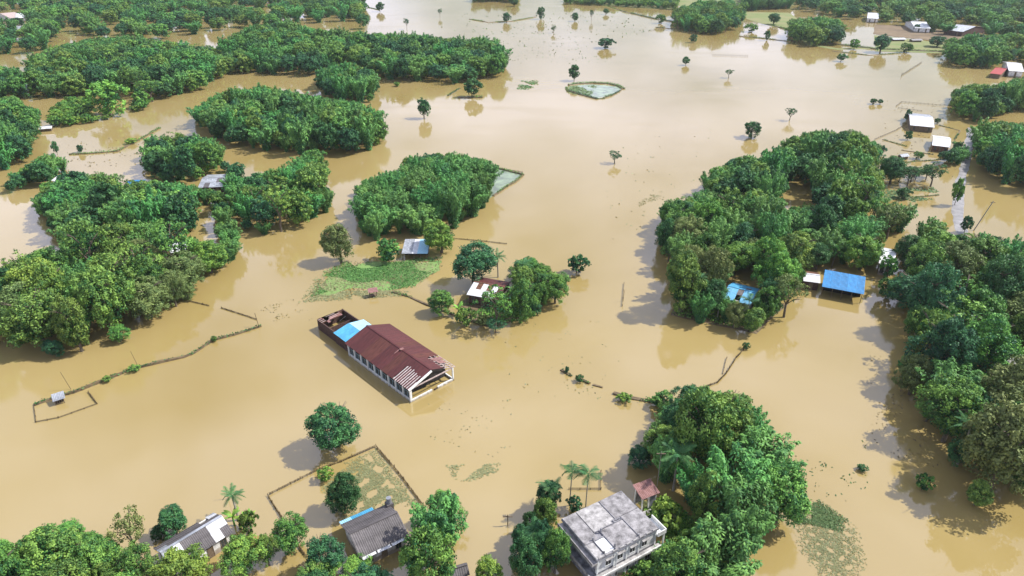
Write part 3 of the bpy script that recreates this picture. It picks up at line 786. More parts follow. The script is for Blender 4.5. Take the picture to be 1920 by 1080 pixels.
    MB().bar(P(-.16, 0, 1, -.05), P(-.16, .97, 1, -.05), .3, .3).build("end_rafter", whitepaint, t)
    # far slope: sheets to 2.6 m from the front near the ridge, bare rafters at the corner
    for i in range(2):
        o = link("roof_sheet", sheet(2.6, ln*.50, redroof), t, (.1+i*2.55, P(0, .5, -1)[1], P(0, .5, -1)[2]+.015+.012*i), (an, 0, 0))
    for i, (x, s0, s1) in enumerate(((.0, 0, .5), (.75, 0, .55), (1.5, .0, .55), (2.25, .0, .55), (3.0, 0, .55), (3.75, 0, .55), (4.5, 0, .55))):
        MB().bar(P(x, s0, -1, -.02), P(x, s1, -1, -.02), .12, .12).build("rafter", palewood, t)
    for s in (.02, .2, .38):
        MB().bar(P(-.1, s, -1, .06), P(5.3, s, -1, .06), .1, .07).build("purlin", palewood, t)
    for x0, s0 in ((1.9, .12), (3.2, .2), (3.4, .02)):
        o = link("loose_sheet", sheet(1.2, ln*.30, pinktin), t, (x0, P(0, s0, -1)[1], P(0, s0, -1)[2]+.12), (an, 0, R.uniform(-.08, .08)))
    # front truss
    MB().bar((.1, -.2, ze-.1), (.1, W+.2, ze-.1), .16, .2).build("tie_beam", palewood, t)
    MB().bar((1.2, m_, ze-.1), (1.2, m_, zr-.05), .14, .14).build("king_post", palewood, t)
    # ridge cap in two lengths with a patch
    MB().bar((.1, m_, zr+.03), (9.4, m_, zr+.03), .4, .04).build("ridge_cap", redroof, t)
    MB().bar((9.5, m_, zr+.04), (L+.5, m_, zr+.04), .4, .04).build("ridge_cap", redroof, t)
    MB().box(9.3, 9.9, m_-.4, m_+.4, zr+.05, zr+.17).build("ridge_patch", pinktin, t)
    MB().bar((9.9, m_+.3, zr+.02), (9.9, m_+1.6, zr-.38), .2, .06).build("ridge_patch", pinktin, t)
    # ---- blue roofed annex behind
    x0 = L+.45; x1 = x0+5.6
    a = tag(empty("blue_roofed_annex", Bp, ang), "small block with a two tone sky blue roof joining the maroon hall to the ruin", "annex")
    for (e, r_, mm, nm) in (((-1.2+1.0, 2.75), (-4.0, 3.55), skyblue, 0), ((-7.7, 2.95), (-4.1, 3.5), paleblue, 1)):
        l2 = math.hypot(e[0]-r_[0], e[1]-r_[1]); a2 = math.atan2(r_[1]-e[1], abs(r_[0]-e[0]))
        for i in range(3):
            w = (x1-x0)/3
            if nm == 0: link("roof_sheet", sheet(w+.04, l2, mm), a, (x0+(i+1)*w, e[0], e[1]+.012*(i % 2)), (a2, 0, math.pi))
            else: link("roof_sheet", sheet(w+.04, l2, mm), a, (x0+i*w, e[0], e[1]+.012*(i % 2)), (a2, 0, 0))
    MB().box(x0, x1, -.75, -.55, -1, 2.75).build("wall", brick_m, a)
    MB().box(x0, x1, -7.4, -7.2, -1, 2.9).build("wall", brick_m, a)
    MB().box(x0+.1, x1, -4.15, -3.95, 3.38, 3.5).build("ridge_gap", dark, a)
    # ---- roofless ruin
    r = tag(empty("roofless_ruin", Bp, ang), "roofless dark brick room full of fallen rafters behind the blue annex", "ruin")
    y0, y1, X1 = -.7, -7.1, x1+7.6
    MB().box(x1+.05, X1, y0-.22, y0, -1, 2.5).build("wall", brick_m, r)
    MB().box(x1+.05, X1, y1, y1+.22, -1, 2.7).build("wall", brick_m, r)
    MB().box(X1-.22, X1, y1+.24, y0-.24, -1, 2.6).build("wall", brick_m, r)
    MB().box(x1+3.4, x1+3.55, y1+.24, y0-.24, -1, 1.9).build("wall", brick_m, r)
    for i in range(16):
        p = Vector((R.uniform(x1+.6, X1-.5), R.uniform(y1+.6, y0-.6), R.uniform(.2, 1.6)))
        d = Vector((R.uniform(-1, 1), R.uniform(-1, 1), R.uniform(-.5, .7))).normalized()*R.uniform(1, 2.2)
        MB().bar(p, p+d, R.choice((.1, .16, .5)), .06).build("fallen_rafter", R.choice((palewood, whitepaint, rust, wood)), r)
    for i in range(6):
        MB().bar((X1-.5-i*.35, y0+.05, 2.55), (X1-.6-i*.3, y1+.05-R.uniform(-2.5, 0), 2.75), .09, .08).build("roof_rafter", rust if i % 2 else palewood, r)
    for i in range(5):
        MB().box(X1-.22-R.uniform(0, 3), X1-.1-R.uniform(0, .1), y1+R.uniform(0, 5), y1+R.uniform(5, 6), 2.6, 2.68).build("coping_piece", pinktin, r)
hall()

# --- concrete two storey house
def concrete_house():
    q = [at(x, y, 6.0) for x, y in ((1120, 1047), (1230, 990), (1157, 924), (1046, 982))]
    o0 = q[0]; e = (q[1]-q[0]); ang = math.atan2(e.y, e.x); Lx = 10.2; Ly = 7.8; Z = 6.0
    t = tag(empty("concrete_house", (o0.x, o0.y, 0), ang), "two storey house with a flat lichened concrete roof and white window wall", "house")
    # x along the white right-facing front, y into the block (to the left/back)
    MB().box(0.0, Lx, -.0, .2, -1.2, 2.35).build("wall", limewash, t)
    MB().box(0.0, Lx, -.0, .2, 3.05, Z-.3).build("wall", limewash, t)
    MB().box(0.0, Lx, Ly-.2, Ly, -1.2, Z-.3).build("wall", limewash, t)
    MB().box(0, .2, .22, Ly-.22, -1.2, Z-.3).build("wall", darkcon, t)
    MB().box(Lx-.2, Lx, .22, Ly-.22, -1.2, Z-.3).build("wall", limewash, t)
    MB().box(.1, Lx-.1, .02, .12, 2.35, 3.05).build("wall", darkcon, t)
    # ledges: the broad gutters and slab edge of the shaded left side, the storey ledge of the front
    MB().box(-.95, -.02, -.2, Ly+.1, 5.05, 5.3).build("ledge", palecon, t)
    MB().box(-.95, -.82, -.2, Ly+.1, 5.3, 5.62).build("ledge_lip", concrete, t)
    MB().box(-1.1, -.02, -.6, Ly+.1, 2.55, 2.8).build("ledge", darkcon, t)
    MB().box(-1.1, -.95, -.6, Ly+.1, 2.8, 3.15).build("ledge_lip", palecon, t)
    MB().box(-.0, Lx+.6, -.75, -.02, 2.5, 2.72).build("storey_ledge", palecon, t)
    MB().box(-.0, Lx+.6, -.75, -.62, 2.72, 2.98).build("ledge_lip", limewash, t)
    # windows: upper and lower row
    for z0, z1, xs in ((3.65, 5.0, (1.9, 3.9, 6.0, 8.1)), (.55, 1.95, (1.2, 3.2, 5.2, 7.2, 9.0))):
        for x in xs:
            ob = opening(t, "window", x, -.02, 0, 1.0, z0, z1, m_=dark, fr=whitepaint, out=.07)
            MB().box(-.62, .62, -.42, -.08, z1+.06, z1+.16).build("hood", palecon, ob)
    for x in (.12, 2.9, 5.0, 7.1, Lx-.15):
        MB().box(x-.14, x+.14, -.2, -.02, -1.2, 2.5).build("pier", whitepaint, t)
        MB().box(x-.12, x+.12, -.12, -.02, 2.98, Z-.32).build("pier", whitepaint, t)
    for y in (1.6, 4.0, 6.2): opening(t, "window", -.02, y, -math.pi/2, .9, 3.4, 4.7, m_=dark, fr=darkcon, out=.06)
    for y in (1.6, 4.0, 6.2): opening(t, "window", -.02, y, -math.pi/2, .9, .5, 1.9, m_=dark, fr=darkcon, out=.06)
    # roof slab and its panels with open joints; one bay is lower and pale
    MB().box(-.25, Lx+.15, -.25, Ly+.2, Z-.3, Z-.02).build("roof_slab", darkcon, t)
    def panel(x0, x1, y0, y1, m_, dz=0): MB().box(x0, x1, y0, y1, Z-.02+.003, Z+.09+dz).build("roof_panel", m_, t)
    panel(3.05, 6.95, -.1, 3.5, concrete); panel(7.1, 10.2, -.1, 4.0, concrete, .03)
    panel(6.2, 10.2, 4.15, 7.9, concrete); panel(2.2, 6.05, 3.65, 7.9, palecon, .02)
    panel(-.15, 2.06, 2.5, 7.9, concrete, .02)
    panel(1.3, 2.9, .1, 2.35, whitepaint, -.06)
    panel(-.15, 1.15, -.1, 2.35, palecon, -.05)
    # kerbs, broken stubs and posts on the roof
    for a, b_ in (((2.98, -.1, Z+.12), (2.98, 3.5, Z+.12)), ((2.12, 3.58, Z+.14), (6.9, 3.58, Z+.14)), ((6.12, 3.7, Z+.14), (6.12, 7.8, Z+.14)), ((7.02, 0, Z+.12), (7.02, 3.9, Z+.12)), ((1.22, 0, Z+.12), (1.22, 2.4, Z+.12)), ((1.22, 2.42, Z+.14), (2.9, 2.42, Z+.14))):
        MB().bar(a, b_, .1, .16).build("joint_kerb", darkcon, t)
    for x, y, hh in ((3.0, .2, 1.0), (2.98, 3.2, 1.1), (1.2, 2.6, .8), (5.6, 3.6, .4), (7.0, .1, .6), (1.2, .15, .6)):
        MB().box(x-.09, x+.09, y-.09, y+.09, Z-.05, Z+hh*.8).build("roof_stub", darkcon, t)
    MB().box(5.5, 6.6, 3.75, 4.0, Z+.1, Z+.32).build("rubble_heap", darkcon, t)
    for x in np.arange(.1, Lx, 1.15): MB().box(x, x+.75, -.25, -.12, Z-.02, Z+.13).build("parapet_block", palecon, t)
    # side balcony at the right end, lower
    MB().box(Lx+.0+.02, Lx+1.5, -.4, 2.6, 4.5, 4.75).build("balcony_slab", whitepaint, t)
    MB().box(Lx+1.36, Lx+1.5, -.4, 2.6, 4.75, 5.3).build("balcony_wall", whitepaint, t)
    MB().box(Lx+.02, Lx+1.34, -.4, -.27, 4.75, 5.25).build("balcony_wall", limewash, t)
    for y in (-.2, 2.4): MB().box(Lx+1.2, Lx+1.4, y-.1, y+.1, -1, 4.5).build("balcony_post", limewash, t)
    # pipe
    MB().tube([(Lx*.3, -.3, -.5), (Lx*.3, -.3, 5.6)], [.06, .06], 6).build("downpipe", whitepaint, t)
concrete_house()

# --- dark gabled house bottom centre
t = gable("dark_roofed_house", "dark grey gabled house with a sky blue strip of roof along its far eave", [(682,1045),(752,1008),(740,940),(632,985)], 2.5, 3.9, greytin, limewash, n_=5, rows=2, wins=3)
c, ang, L, W = frame_of([(682,1045),(752,1008),(740,940),(632,985)], 2.5)
for i in range(3): link("blue_roof_sheet", sheet(1.75, 1.05, skyblue if i else paleblue), t, (-L/2+.05+i*1.7, W/2+.86, 2.28+.012*(i % 2)), (-.25, 0, 0)).rotation_euler = (math.atan(.25)*1, 0, math.pi) if False else (-.22, 0, 0)
for o in [o for o in t.children if o.name.startswith("blue_roof_sheet")]: o.location.y = W/2-.12; o.location.z = 2.44
for i in range(3): link("eave_sheet", sheet(2.0, .6, whitetin), t, (-L/2+.3+i*2.2, -W/2-.42, 2.32), (.22, 0, R.uniform(-.05, .05)))
MB().box(L/2-.5, L/2+.5, W/2-1.2, W/2-.2, -.5, 3.3).build("water_tank_stand", greytin, t)
MB().tube([(L/2, W/2-.7, 3.3), (L/2, W/2-.7, 4.3)], [.38, .38], 12).build("water_tank", tin, t)

# --- grey house bottom left with bright patch sheets
sp = {(0, 0): tin, (0, 1): tin, (5, 0): greytin, (4, 1): whitetin, (5, 1): whitetin}
t = gable("patched_grey_house", "long grey roofed house with bright pale patch sheets at its right end", [(318,1068),(425,1010),(412,950),(292,1030)], 2.4, 3.7, greytin, limewash, n_=7, rows=2, wins=4,
          special={(0, 0): tin, (0, 1): tin, (1, 1): whitetin, (5, 0): whitetin, (5, 1): whitetin, (6, 1): whitetin}, special2={(5, 0): None, (6, 0): whitetin, (0, 1): tin}, cap=tin)

# --- small corner house at the bottom edge
gable("small_dark_hut", "small dark hipped hut cut by the bottom edge right of the dark gabled house", [(838,1092),(880,1078),(872,1056),(848,1062)], 2.0, 3.0, greytin, brick_m, cat="hut", n_=2, wins=1, over=.25)

# --- pink roofed stilt hut above the concrete house
def stilt_hut():
    p = at(1208, 948); t = tag(empty("stilt_hut", (p.x, p.y, 0), .45), "tiny hut with a faded pink roof on grey posts behind the concrete house", "hut")
    for x in (-1.2, 0, 1.2):
        for y in (-.9, .9): MB().box(x-.09, x+.09, y-.09, y+.09, -1, 3.1).build("post", whitepaint, t)
    MB().box(.2, 1.25, -.98, -.9, .0, 2.9).build("panel", tin, t); MB().box(-1.2, 1.2, .86, .95, .2, 2.9).build("panel", darkcon, t)
    slope(t, -1.6, 1.6, (-1.3, 3.1), (1.3, 3.7), 3, pinktin, 2)
    MB().box(-1.4, 2.0, -2.4, -1.3, -1, .5).build("landing", palecon, t)
stilt_hut()

# --- blue sheds and others
lean_to("blue_roofed_shed", "open sided shed with a bright blue roof over dark brown water", [(1543,535),(1620,548),(1622,523),(1545,508)], 2.6, 3.5, blueroof, brick_m, n_=5)
gable("white_roofed_lodge", "small white roofed shed touching the left end of the bright blue shed", [(1500,526),(1530,530),(1542,512),(1510,508)], 2.2, 2.9, whitetin, brick_m, cat="shed", n_=3, wins=1, over=.3, roof2=rust)
gable("blue_patched_house", "house with a torn blue roof between the palms of the right grove", [(1362,560),(1412,574),(1420,540),(1366,528)], 2.8, 3.9, skyblue, limewash, n_=5, rows=2, wins=2, special={(2, 0): None, (2, 1): greytin, (0, 0): skyblue}, special2={(3, 1): greytin})
gable("white_gable_house", "white roofed house glimpsed between the trees above the blue shed", [(1648,495),(1675,497),(1680,470),(1652,462)], 3.2, 4.6, whitetin, limewash, n_=4, wins=2)
gable("rusty_roofed_house", "house with a torn roof of rusty red and white sheets among the middle trees", [(872,552),(930,562),(962,530),(905,520)], 2.6, 3.7, whitetin, brick_m, n_=6, rows=2, wins=3,
      special={(1, 1): rust, (3, 1): rust, (4, 0): tin, (5, 0): rust, (5, 1): redroof}, special2={i: redroof for i in (0, 1, 2, 3, 5)}, roof2=redroof, cap=rust)
lean_to("pale_blue_shed", "low shed with a shiny pale blue roof by the grass patch", [(755,474),(803,472),(805,452),(757,450)], 1.9, 2.7, tin, greytin, n_=5, special={2: whitetin, 3: paleblue, 4: paleblue})
gable("grey_shed_in_grove", "grey iron roofed shed in the gap behind the big left grove", [(376,352),(428,350),(430,326),(384,328)], 2.6, 3.6, tin, brick_m, cat="shed", n_=5, wins=2, rows=2, special={(1, 0): greytin, (3, 1): greytin})
gable("white_shed_in_grove", "small white roofed shed deep in the middle of the big left grove", [(314,476),(350,468),(348,452),(318,458)], 2.8, 3.5, whitetin, brick_m, cat="shed", n_=3, wins=1, over=.3)
gable("grey_shed_low_grove", "small dull grey roof low in the big left grove near its water edge", [(178,580),(214,572),(212,556),(182,562)], 2.8, 3.5, tin, brick_m, cat="shed", n_=3, wins=1, over=.3)
gable("blue_sheet_shed", "small dark blue roof at the back of the left grove by the pale channel", [(238,350),(268,349),(268,337),(242,338)], 2.0, 2.6, blueroof, wood, cat="shed", n_=3, wins=1, over=.3)
gable("white_cube_house", "tiny white house beside the small island at the left channel", [(108,340),(126,342),(128,328),(112,326)], 2.2, 3.0, whitetin, limewash, n_=2, wins=1, over=.3)
gable("flooded_lake_house", "white roofed brown house standing alone in the lake on the right", [(1698,234),(1742,238),(1752,216),(1708,212)], 2.4, 4.0, whitetin, wood, n_=4, wins=3, roof2=tin)
gable("blue_door_house", "white roofed house with a dark red wall in the flooded yards at right", [(1744,272),(1778,276),(1784,258),(1752,254)], 2.4, 3.8, whitetin, rust, n_=3, wins=3)
gable("yellow_wall_house", "pale walled house at the right frame edge inside the right hand grove", [(1876,690),(1928,694),(1932,662),(1880,662)], 4.0, 5.2, palecon, limewash, n_=4, wins=2)
gable("red_sheet_house", "bright red roofed hut under the trees at the top right", [(1862,138),(1884,141),(1888,128),(1868,126)], 2.4, 4.0, redpaint, wood, cat="hut", n_=3, wins=1)
gable("white_roof_barn", "white roofed barn next to the bright red hut at the top right", [(1882,132),(1912,134),(1914,118),(1888,116)], 3.4, 5.4, whitetin, limewash, cat="barn", n_=3, wins=1)
gable("far_white_house", "long white roof standing out in the brown clearing of the top right wood", [(1704,52),(1734,53),(1736,42),(1708,41)], 3.5, 6.0, whitetin, limewash, n_=4, wins=2)
gable("far_grey_house", "dull grey roofed house among the trees right of the long far white roof", [(1788,58),(1826,62),(1830,50),(1796,46)], 3.5, 6.0, tin, brick_m, n_=4, wins=2)
gable("far_twin_roof", "white roofed house at the edge of the top right wood left of the clearing", [(1624,34),(1646,35),(1648,26),(1628,25)], 3.5, 6.0, whitetin, limewash, n_=3, wins=2)
gable("far_left_house", "long pale brown roofed house at the left edge of the far wood", [(0,36),(28,33),(30,24),(4,26)], 3.0, 5.5, palewood, limewash, n_=4, wins=2)
gable("far_left_white_shed", "white roofed shed right of the pale brown roof in the far left wood", [(30,34),(50,33),(50,25),(32,26)], 3.0, 5.0, whitetin, limewash, cat="shed", n_=3, wins=1)
lean_to("bank_hut", "tiny tarpaulin hut on the bamboo bank at the lower left", [(98,752),(122,744),(118,736),(96,742)], 1.1, 1.6, tin, wood, cat="hut", n_=2)
def pink_stand():
    p = at(700, 556); t = tag(empty("pink_stand", (p.x, p.y, 0), .3), "tiny pink roofed stall on posts just behind the roofless ruin", "stall")
    for x in (-.8, .8):
        for y in (-.6, .6): MB().box(x-.06, x+.06, y-.06, y+.06, -1, 1.6).build("post", wood, t)
    slope(t, -1.1, 1.1, (-.8, 1.5), (.8, 1.9), 2, pinktin); MB().box(-.8, .8, -.5, .6, .4, .5).build("shelf", wood, t)
pink_stand()
def flooded_hut(name, label, px, py, w, m_, rot=.3):
    p = at(px, py); t = tag(empty(name, (p.x, p.y, 0), rot), label, "hut")
    slope(t, -w, w, (-w*.7, 1.2), (0, 1.9), 2, m_); slope(t, -w, w, (w*.7, 1.2), (0, 1.9), 2, m_)
    MB().box(-w*.85, w*.85, -w*.5, w*.5, -1, 1.25).build("wall", wood, t)
flooded_hut("channel_hut", "tiny white hut at the left end of the pale channel", 88, 245, 2.4, whitetin)
flooded_hut("yard_hut", "small grey hut in the flooded yards right of the right grove", 1692, 298, 1.8, tin)
flooded_hut("shore_shed", "low white shed on the green bank below the top right clearing", 1682, 76, 5.0, whitetin, .1)
flooded_hut("shore_barn", "second low pale shed right of the white one on the green bank", 1716, 78, 4.0, palecon, .1)

# ------------------------------------------------------------------ banks, fields, road
ground_poly("grass_island", [(592,556),(620,510),(690,490),(760,494),(828,488),(822,508),(780,534),(720,546),(660,540),(610,556)], .0, lawn, thick=.12, jit=.12)
ground_poly("silt_patch", [(722,518),(746,512),(760,516),(756,528),(738,536),(726,530)], .125, sand, jit=.35)
ground_poly("algae_pond", [(902,318),(918,310),(978,327),(960,344),(915,374),(896,366)], .004, MATS["algae"], jit=.02)
ground_poly("green_shore", [(1640,66),(1760,80),(1900,88),(1900,104),(1780,101),(1640,96)], .06, field, jit=.03)
ground_poly("green_shore", [(1150,2),(1150,-22),(1500,-22),(1490,10),(1300,14)], .064, field, jit=.03)
ground_poly("green_shore", [(1390,22),(1480,24),(1500,40),(1490,58),(1450,50),(1400,36)], .068, field, jit=.03)
ground_poly("field_pond", [(1068,161),(1110,158),(1156,162),(1166,167),(1146,179),(1120,184),(1090,177),(1066,170)], .005, MATS["algae"])
ground_poly("red_clearing", [(1640,46),(1720,50),(1850,68),(1850,84),(1760,78),(1640,64)], .10, redsoil, jit=.05)
ground_poly("yard_island", [(850,575),(880,556),(950,566),(1000,590),(940,612),(890,604)], .0, mud, thick=.10, jit=.12)
ground_poly("grove_bank", [(1255,590),(1280,560),(1400,560),(1480,570),(1440,604),(1418,626),(1350,612)], .0, mud, thick=.15, jit=.08)
ground_poly("house_yard", [(1190,935),(1260,945),(1310,985),(1290,1010),(1250,1005),(1215,965)], .0, field, thick=.15, jit=.1)
ground_poly("scrub_shore", [(1060,6),(1080,-22),(1270,-22),(1260,18),(1180,14),(1110,8)], .06, field, jit=.05)

def strip(name, pts, w, z, m_, h=.0, kind="structure"):
    """a low bank or road that follows a line"""
    P = [at(x, y) for x, y in pts]; fine = []
    for p, q in zip(P, P[1:]):
        n_ = max(1, int((q-p).length/3)); fine += [p.lerp(q, k/n_) for k in range(n_)]
    fine.append(P[-1]); mb = MB(); n_ = len(fine)
    for i, p in enumerate(fine):
        d = (fine[min(i+1, n_-1)]-fine[max(i-1, 0)]).normalized(); s = Vector((-d.y, d.x, 0))*w*R.uniform(.38, .6)
        hh = z+h*R.uniform(.5, 1.1)
        mb.v += [tuple(p-s+Vector((0, 0, -.5 if h else z))), tuple(p-s*.5+Vector((0, 0, hh))), tuple(p+s*.5+Vector((0, 0, hh))), tuple(p+s+Vector((0, 0, -.5 if h else z)))]
    for i in range(n_-1):
        for k in range(3): mb.f.append((4*i+k, 4*i+4+k, 4*i+5+k, 4*i+1+k))
    me = mb.mesh(name, m_)
    if sum(p.normal.z for p in me.polygons) < 0: me.flip_normals()
    return tag(link(name, me), kind=kind)
strip("green_shore", [(1490,60),(1520,84),(1570,92),(1640,90)], 9, .03, field, .15)
strip("flooded_road", [(1822,240),(1812,300),(1800,345),(1795,400),(1805,440)], 5.5, .01, roadmat, .04)
BANKS = [
 ("earth_bank", [(64,760),(110,744),(140,736),(200,712),(250,692),(300,680),(345,670),(365,662),(400,638),(440,628),(490,612)], .9, .45),
 ("pond_bank", [(916,312),(950,320),(981,328),(965,342),(950,350),(925,368)], 1.2, .5),
 ("field_bank", [(1066,160),(1084,157),(1110,156),(1140,157),(1158,161),(1169,167)], 2.4, .5),
 ("field_bank", [(1064,170),(1090,178),(1120,186)], 2.2, .5),
 ("field_bank", [(1132,184),(1146,179)], 2.0, .5),
 ("field_bank", [(1062,164),(1064,172)], 1.6, .4), ("field_bank", [(1146,180),(1160,172),(1170,165)], 1.4, .4), ("field_bank", [(1118,186),(1134,185)], 1.2, .3),
 ("shore_bank", [(1386,68),(1430,72),(1482,78)], 2.0, .4), ("shore_bank", [(1230,52),(1262,54)], 2.0, .4), ("shore_bank", [(1170,22),(1140,12),(1100,6)], 2.0, .3),
 ("shore_bank", [(880,36),(915,42),(960,40),(1005,32)], 2.0, .4), ("shore_bank", [(690,14),(712,19)], 1.6, .3), ("shore_bank", [(1560,96),(1630,104),(1690,100)], 1.6, .3),
 ("garden_bank", [(1640,300),(1690,305),(1760,300)], .8, .2), ("garden_bank", [(1760,235),(1800,245),(1790,262)], .9, .2), ("garden_bank", [(1650,392),(1700,372),(1760,366)], .9, .2),
 ("yard_bank", [(735,548),(765,556),(800,572),(850,590),(900,608),(935,612)], 1.0, .35),
 ("yard_bank", [(840,180),(862,166)], 1.5, .3), ("yard_bank", [(858,183),(905,183)], 3.0, .6),
 ("shore_bank", [(1448,48),(1500,62),(1560,82),(1640,92),(1780,98)], 3.0, .5),
 ("shore_bank", [(1170,22),(1230,36),(1270,42),(1300,60)], 2.5, .4),
 ("channel_bank", [(130,290),(170,288),(220,284),(262,262),(300,240)], 1.5, .4),
 ("drain_bank", [(1150,738),(1180,746),(1215,752),(1250,757)], 1.6, .35),
 ("islet_bank", [(1052,694),(1072,706)], .9, .25), ("islet_bank", [(1080,708),(1106,720)], 1.1, .35), ("islet_bank", [(1112,722),(1130,727)], .9, .25),
 ("garden_bank", [(1690,282),(1750,290)], 1.0, .2), ("garden_bank", [(1655,262),(1700,275)], 1.0, .2),
]
for nm, pts, w, h in BANKS: strip(nm, pts, w, 0, mud, h)

# fences standing in the water
def fence(label, pts, h=.8, step=1.6, lean=.12, slat=True, group=None):
    P = [at(x, y) for x, y in pts]
    t = tag(empty("bamboo_fence", P[0]), label, "fence", group)
    posts = MB(); rails = MB(); sl = MB(); z0 = P[0]
    for p, q in zip(P, P[1:]):
        p = p-z0; q = q-z0; d = q-p; n_ = max(1, int(d.length/step)); dn = d.normalized()
        for k in range(n_+1):
            v = p.lerp(q, k/n_); hh = h*R.uniform(.8, 1.35)
            posts.tube([v+Vector((0, 0, -.8)), v+Vector((R.uniform(-lean, lean), R.uniform(-lean, lean), hh))], [.07, .05], 5)
        for z in (.3, .72): rails.bar(p+Vector((0, 0, h*z)), q+Vector((0, 0, h*z)), .06, .06)
        if slat:
            m_ = int(d.length/.28)
            for k in range(m_):
                if R.random() < .12: continue
                v = p+dn*(k*.28); hh = h*R.uniform(.65, 1.05)
                sl.bar(v+Vector((0, 0, -.3)), v+Vector((R.uniform(-.05, .05), R.uniform(-.05, .05), hh)), .2, .04)
    posts.build("posts", bamboo_dry, t)["kind"] = "stuff"; rails.build("rail", bamboo_dry, t)
    if sl.v: sl.build("slats", bamboo_dry, t)["kind"] = "stuff"
    return t
fence("brown bamboo fence running up to a point beside the dark gabled house", [(793,948),(748,888),(705,838)], .55)
fence("bamboo fence from the same point down to the left corner of the flooded garden", [(702,839),(640,866),(600,880),(505,928)], .5)
fence("short bamboo fence closing the left side of the flooded garden", [(503,931),(533,978)], .5)
fence("thin fence below the garden near the bottom edge", [(555,1018),(575,1045)], .5)
fence("faint fence square below the tarpaulin hut at the lower left", [(64,762),(68,792),(110,784),(182,758)], .35, slat=False)
fence("short fence joining the bank to the faint fence square", [(166,736),(182,757)], .4)
fence("broken fence in the channel right of the left grove", [(355,565),(392,574)], .4)
fence("dark fence end near the lone post in the channel", [(415,578),(465,594),(482,600)], .4)
fence("curved thin fence rising from the tall grove to a leafy tip", [(1318,728),(1345,718),(1362,700),(1380,672),(1400,650)], .5)
fence("short side fence branching off the curved one", [(1355,702),(1362,672)], .4, slat=False)
fence("thin fence behind the palms left of the concrete house", [(1068,918),(1126,918),(1126,885)], .5, slat=False)
fence("thin dark fence right of the pale blue shed", [(852,448),(900,452),(950,458)], .4)
fence("fence along the right side of the algae pond", [(905,312),(980,324)], .6)
fence("pair of field fence lines by the lake house, upper one", [(1680,200),(1690,192),(1785,200)], .7, slat=False)
fence("lower of the two field fence lines by the lake house", [(1684,203),(1728,209)], .6, slat=False)
fence("thin fence left of the lake house running down to the right grove", [(1700,232),(1680,245),(1640,262)], .6, slat=False)
fence("slanting fence in the far lake right of the long pole", [(1690,142),(1712,128),(1728,118)], .9, slat=False)
fence("straight far fence line in the open lake", [(1336,104),(1402,106)], .9, slat=False)
fence("far fence line left of the leafy islet", [(1216,58),(1262,54)], .8, slat=False)
fence("thin line of stakes left of the hut bank", [(1170,532),(1166,575)], .5, slat=False, step=3)

# poles
def pole(label, px, py, h, r=.09, lean=0, arm=False, m_=bamboo_dry):
    p = at(px, py); mb = MB().tube([(0, 0, -1), (lean, 0, h)], [r, r*.8], 6)
    o = tag(mb.build("pole", m_, None, p), label, "pole")
    if arm: MB().bar((lean-.7, 0, h-.4), (lean+.7, 0, h-.4), .12, .12).build("crossarm", wood, o)
    return o
pole("leaning grey utility pole standing in the water right of the pale road", 1824, 432, 9, .16, 3.0, True, pale_bark)
pole("thin stake in the channel below the left grove", 486, 612, 3.4, .07, -.4)
pole("thin stake near the left end of the curved bank", 262, 690, 4.0, .05, -.8)
pole("thin stake left of the tarpaulin bank", 135, 730, 4.0, .05, -1.0)
pole("lone mooring stake in the channel left of the right grove", 1168, 565, 3.0, .06, .1)
pole("stake beside the tiny pink stall", 659, 556, 1.8, .07)
pole("thin pole with a wire behind the grey house", 428, 935, 2.6, .05)
pole("slim electric pole between the concrete house and the tall grove", 1230, 925, 8.5, .06, 0, True, pale_bark)
pole("short electric pole left of the concrete house", 952, 985, 2.2, .08, 0, True)
pole("stake at the lake end of the dark far bank", 1690, 143, 2.0, .1)

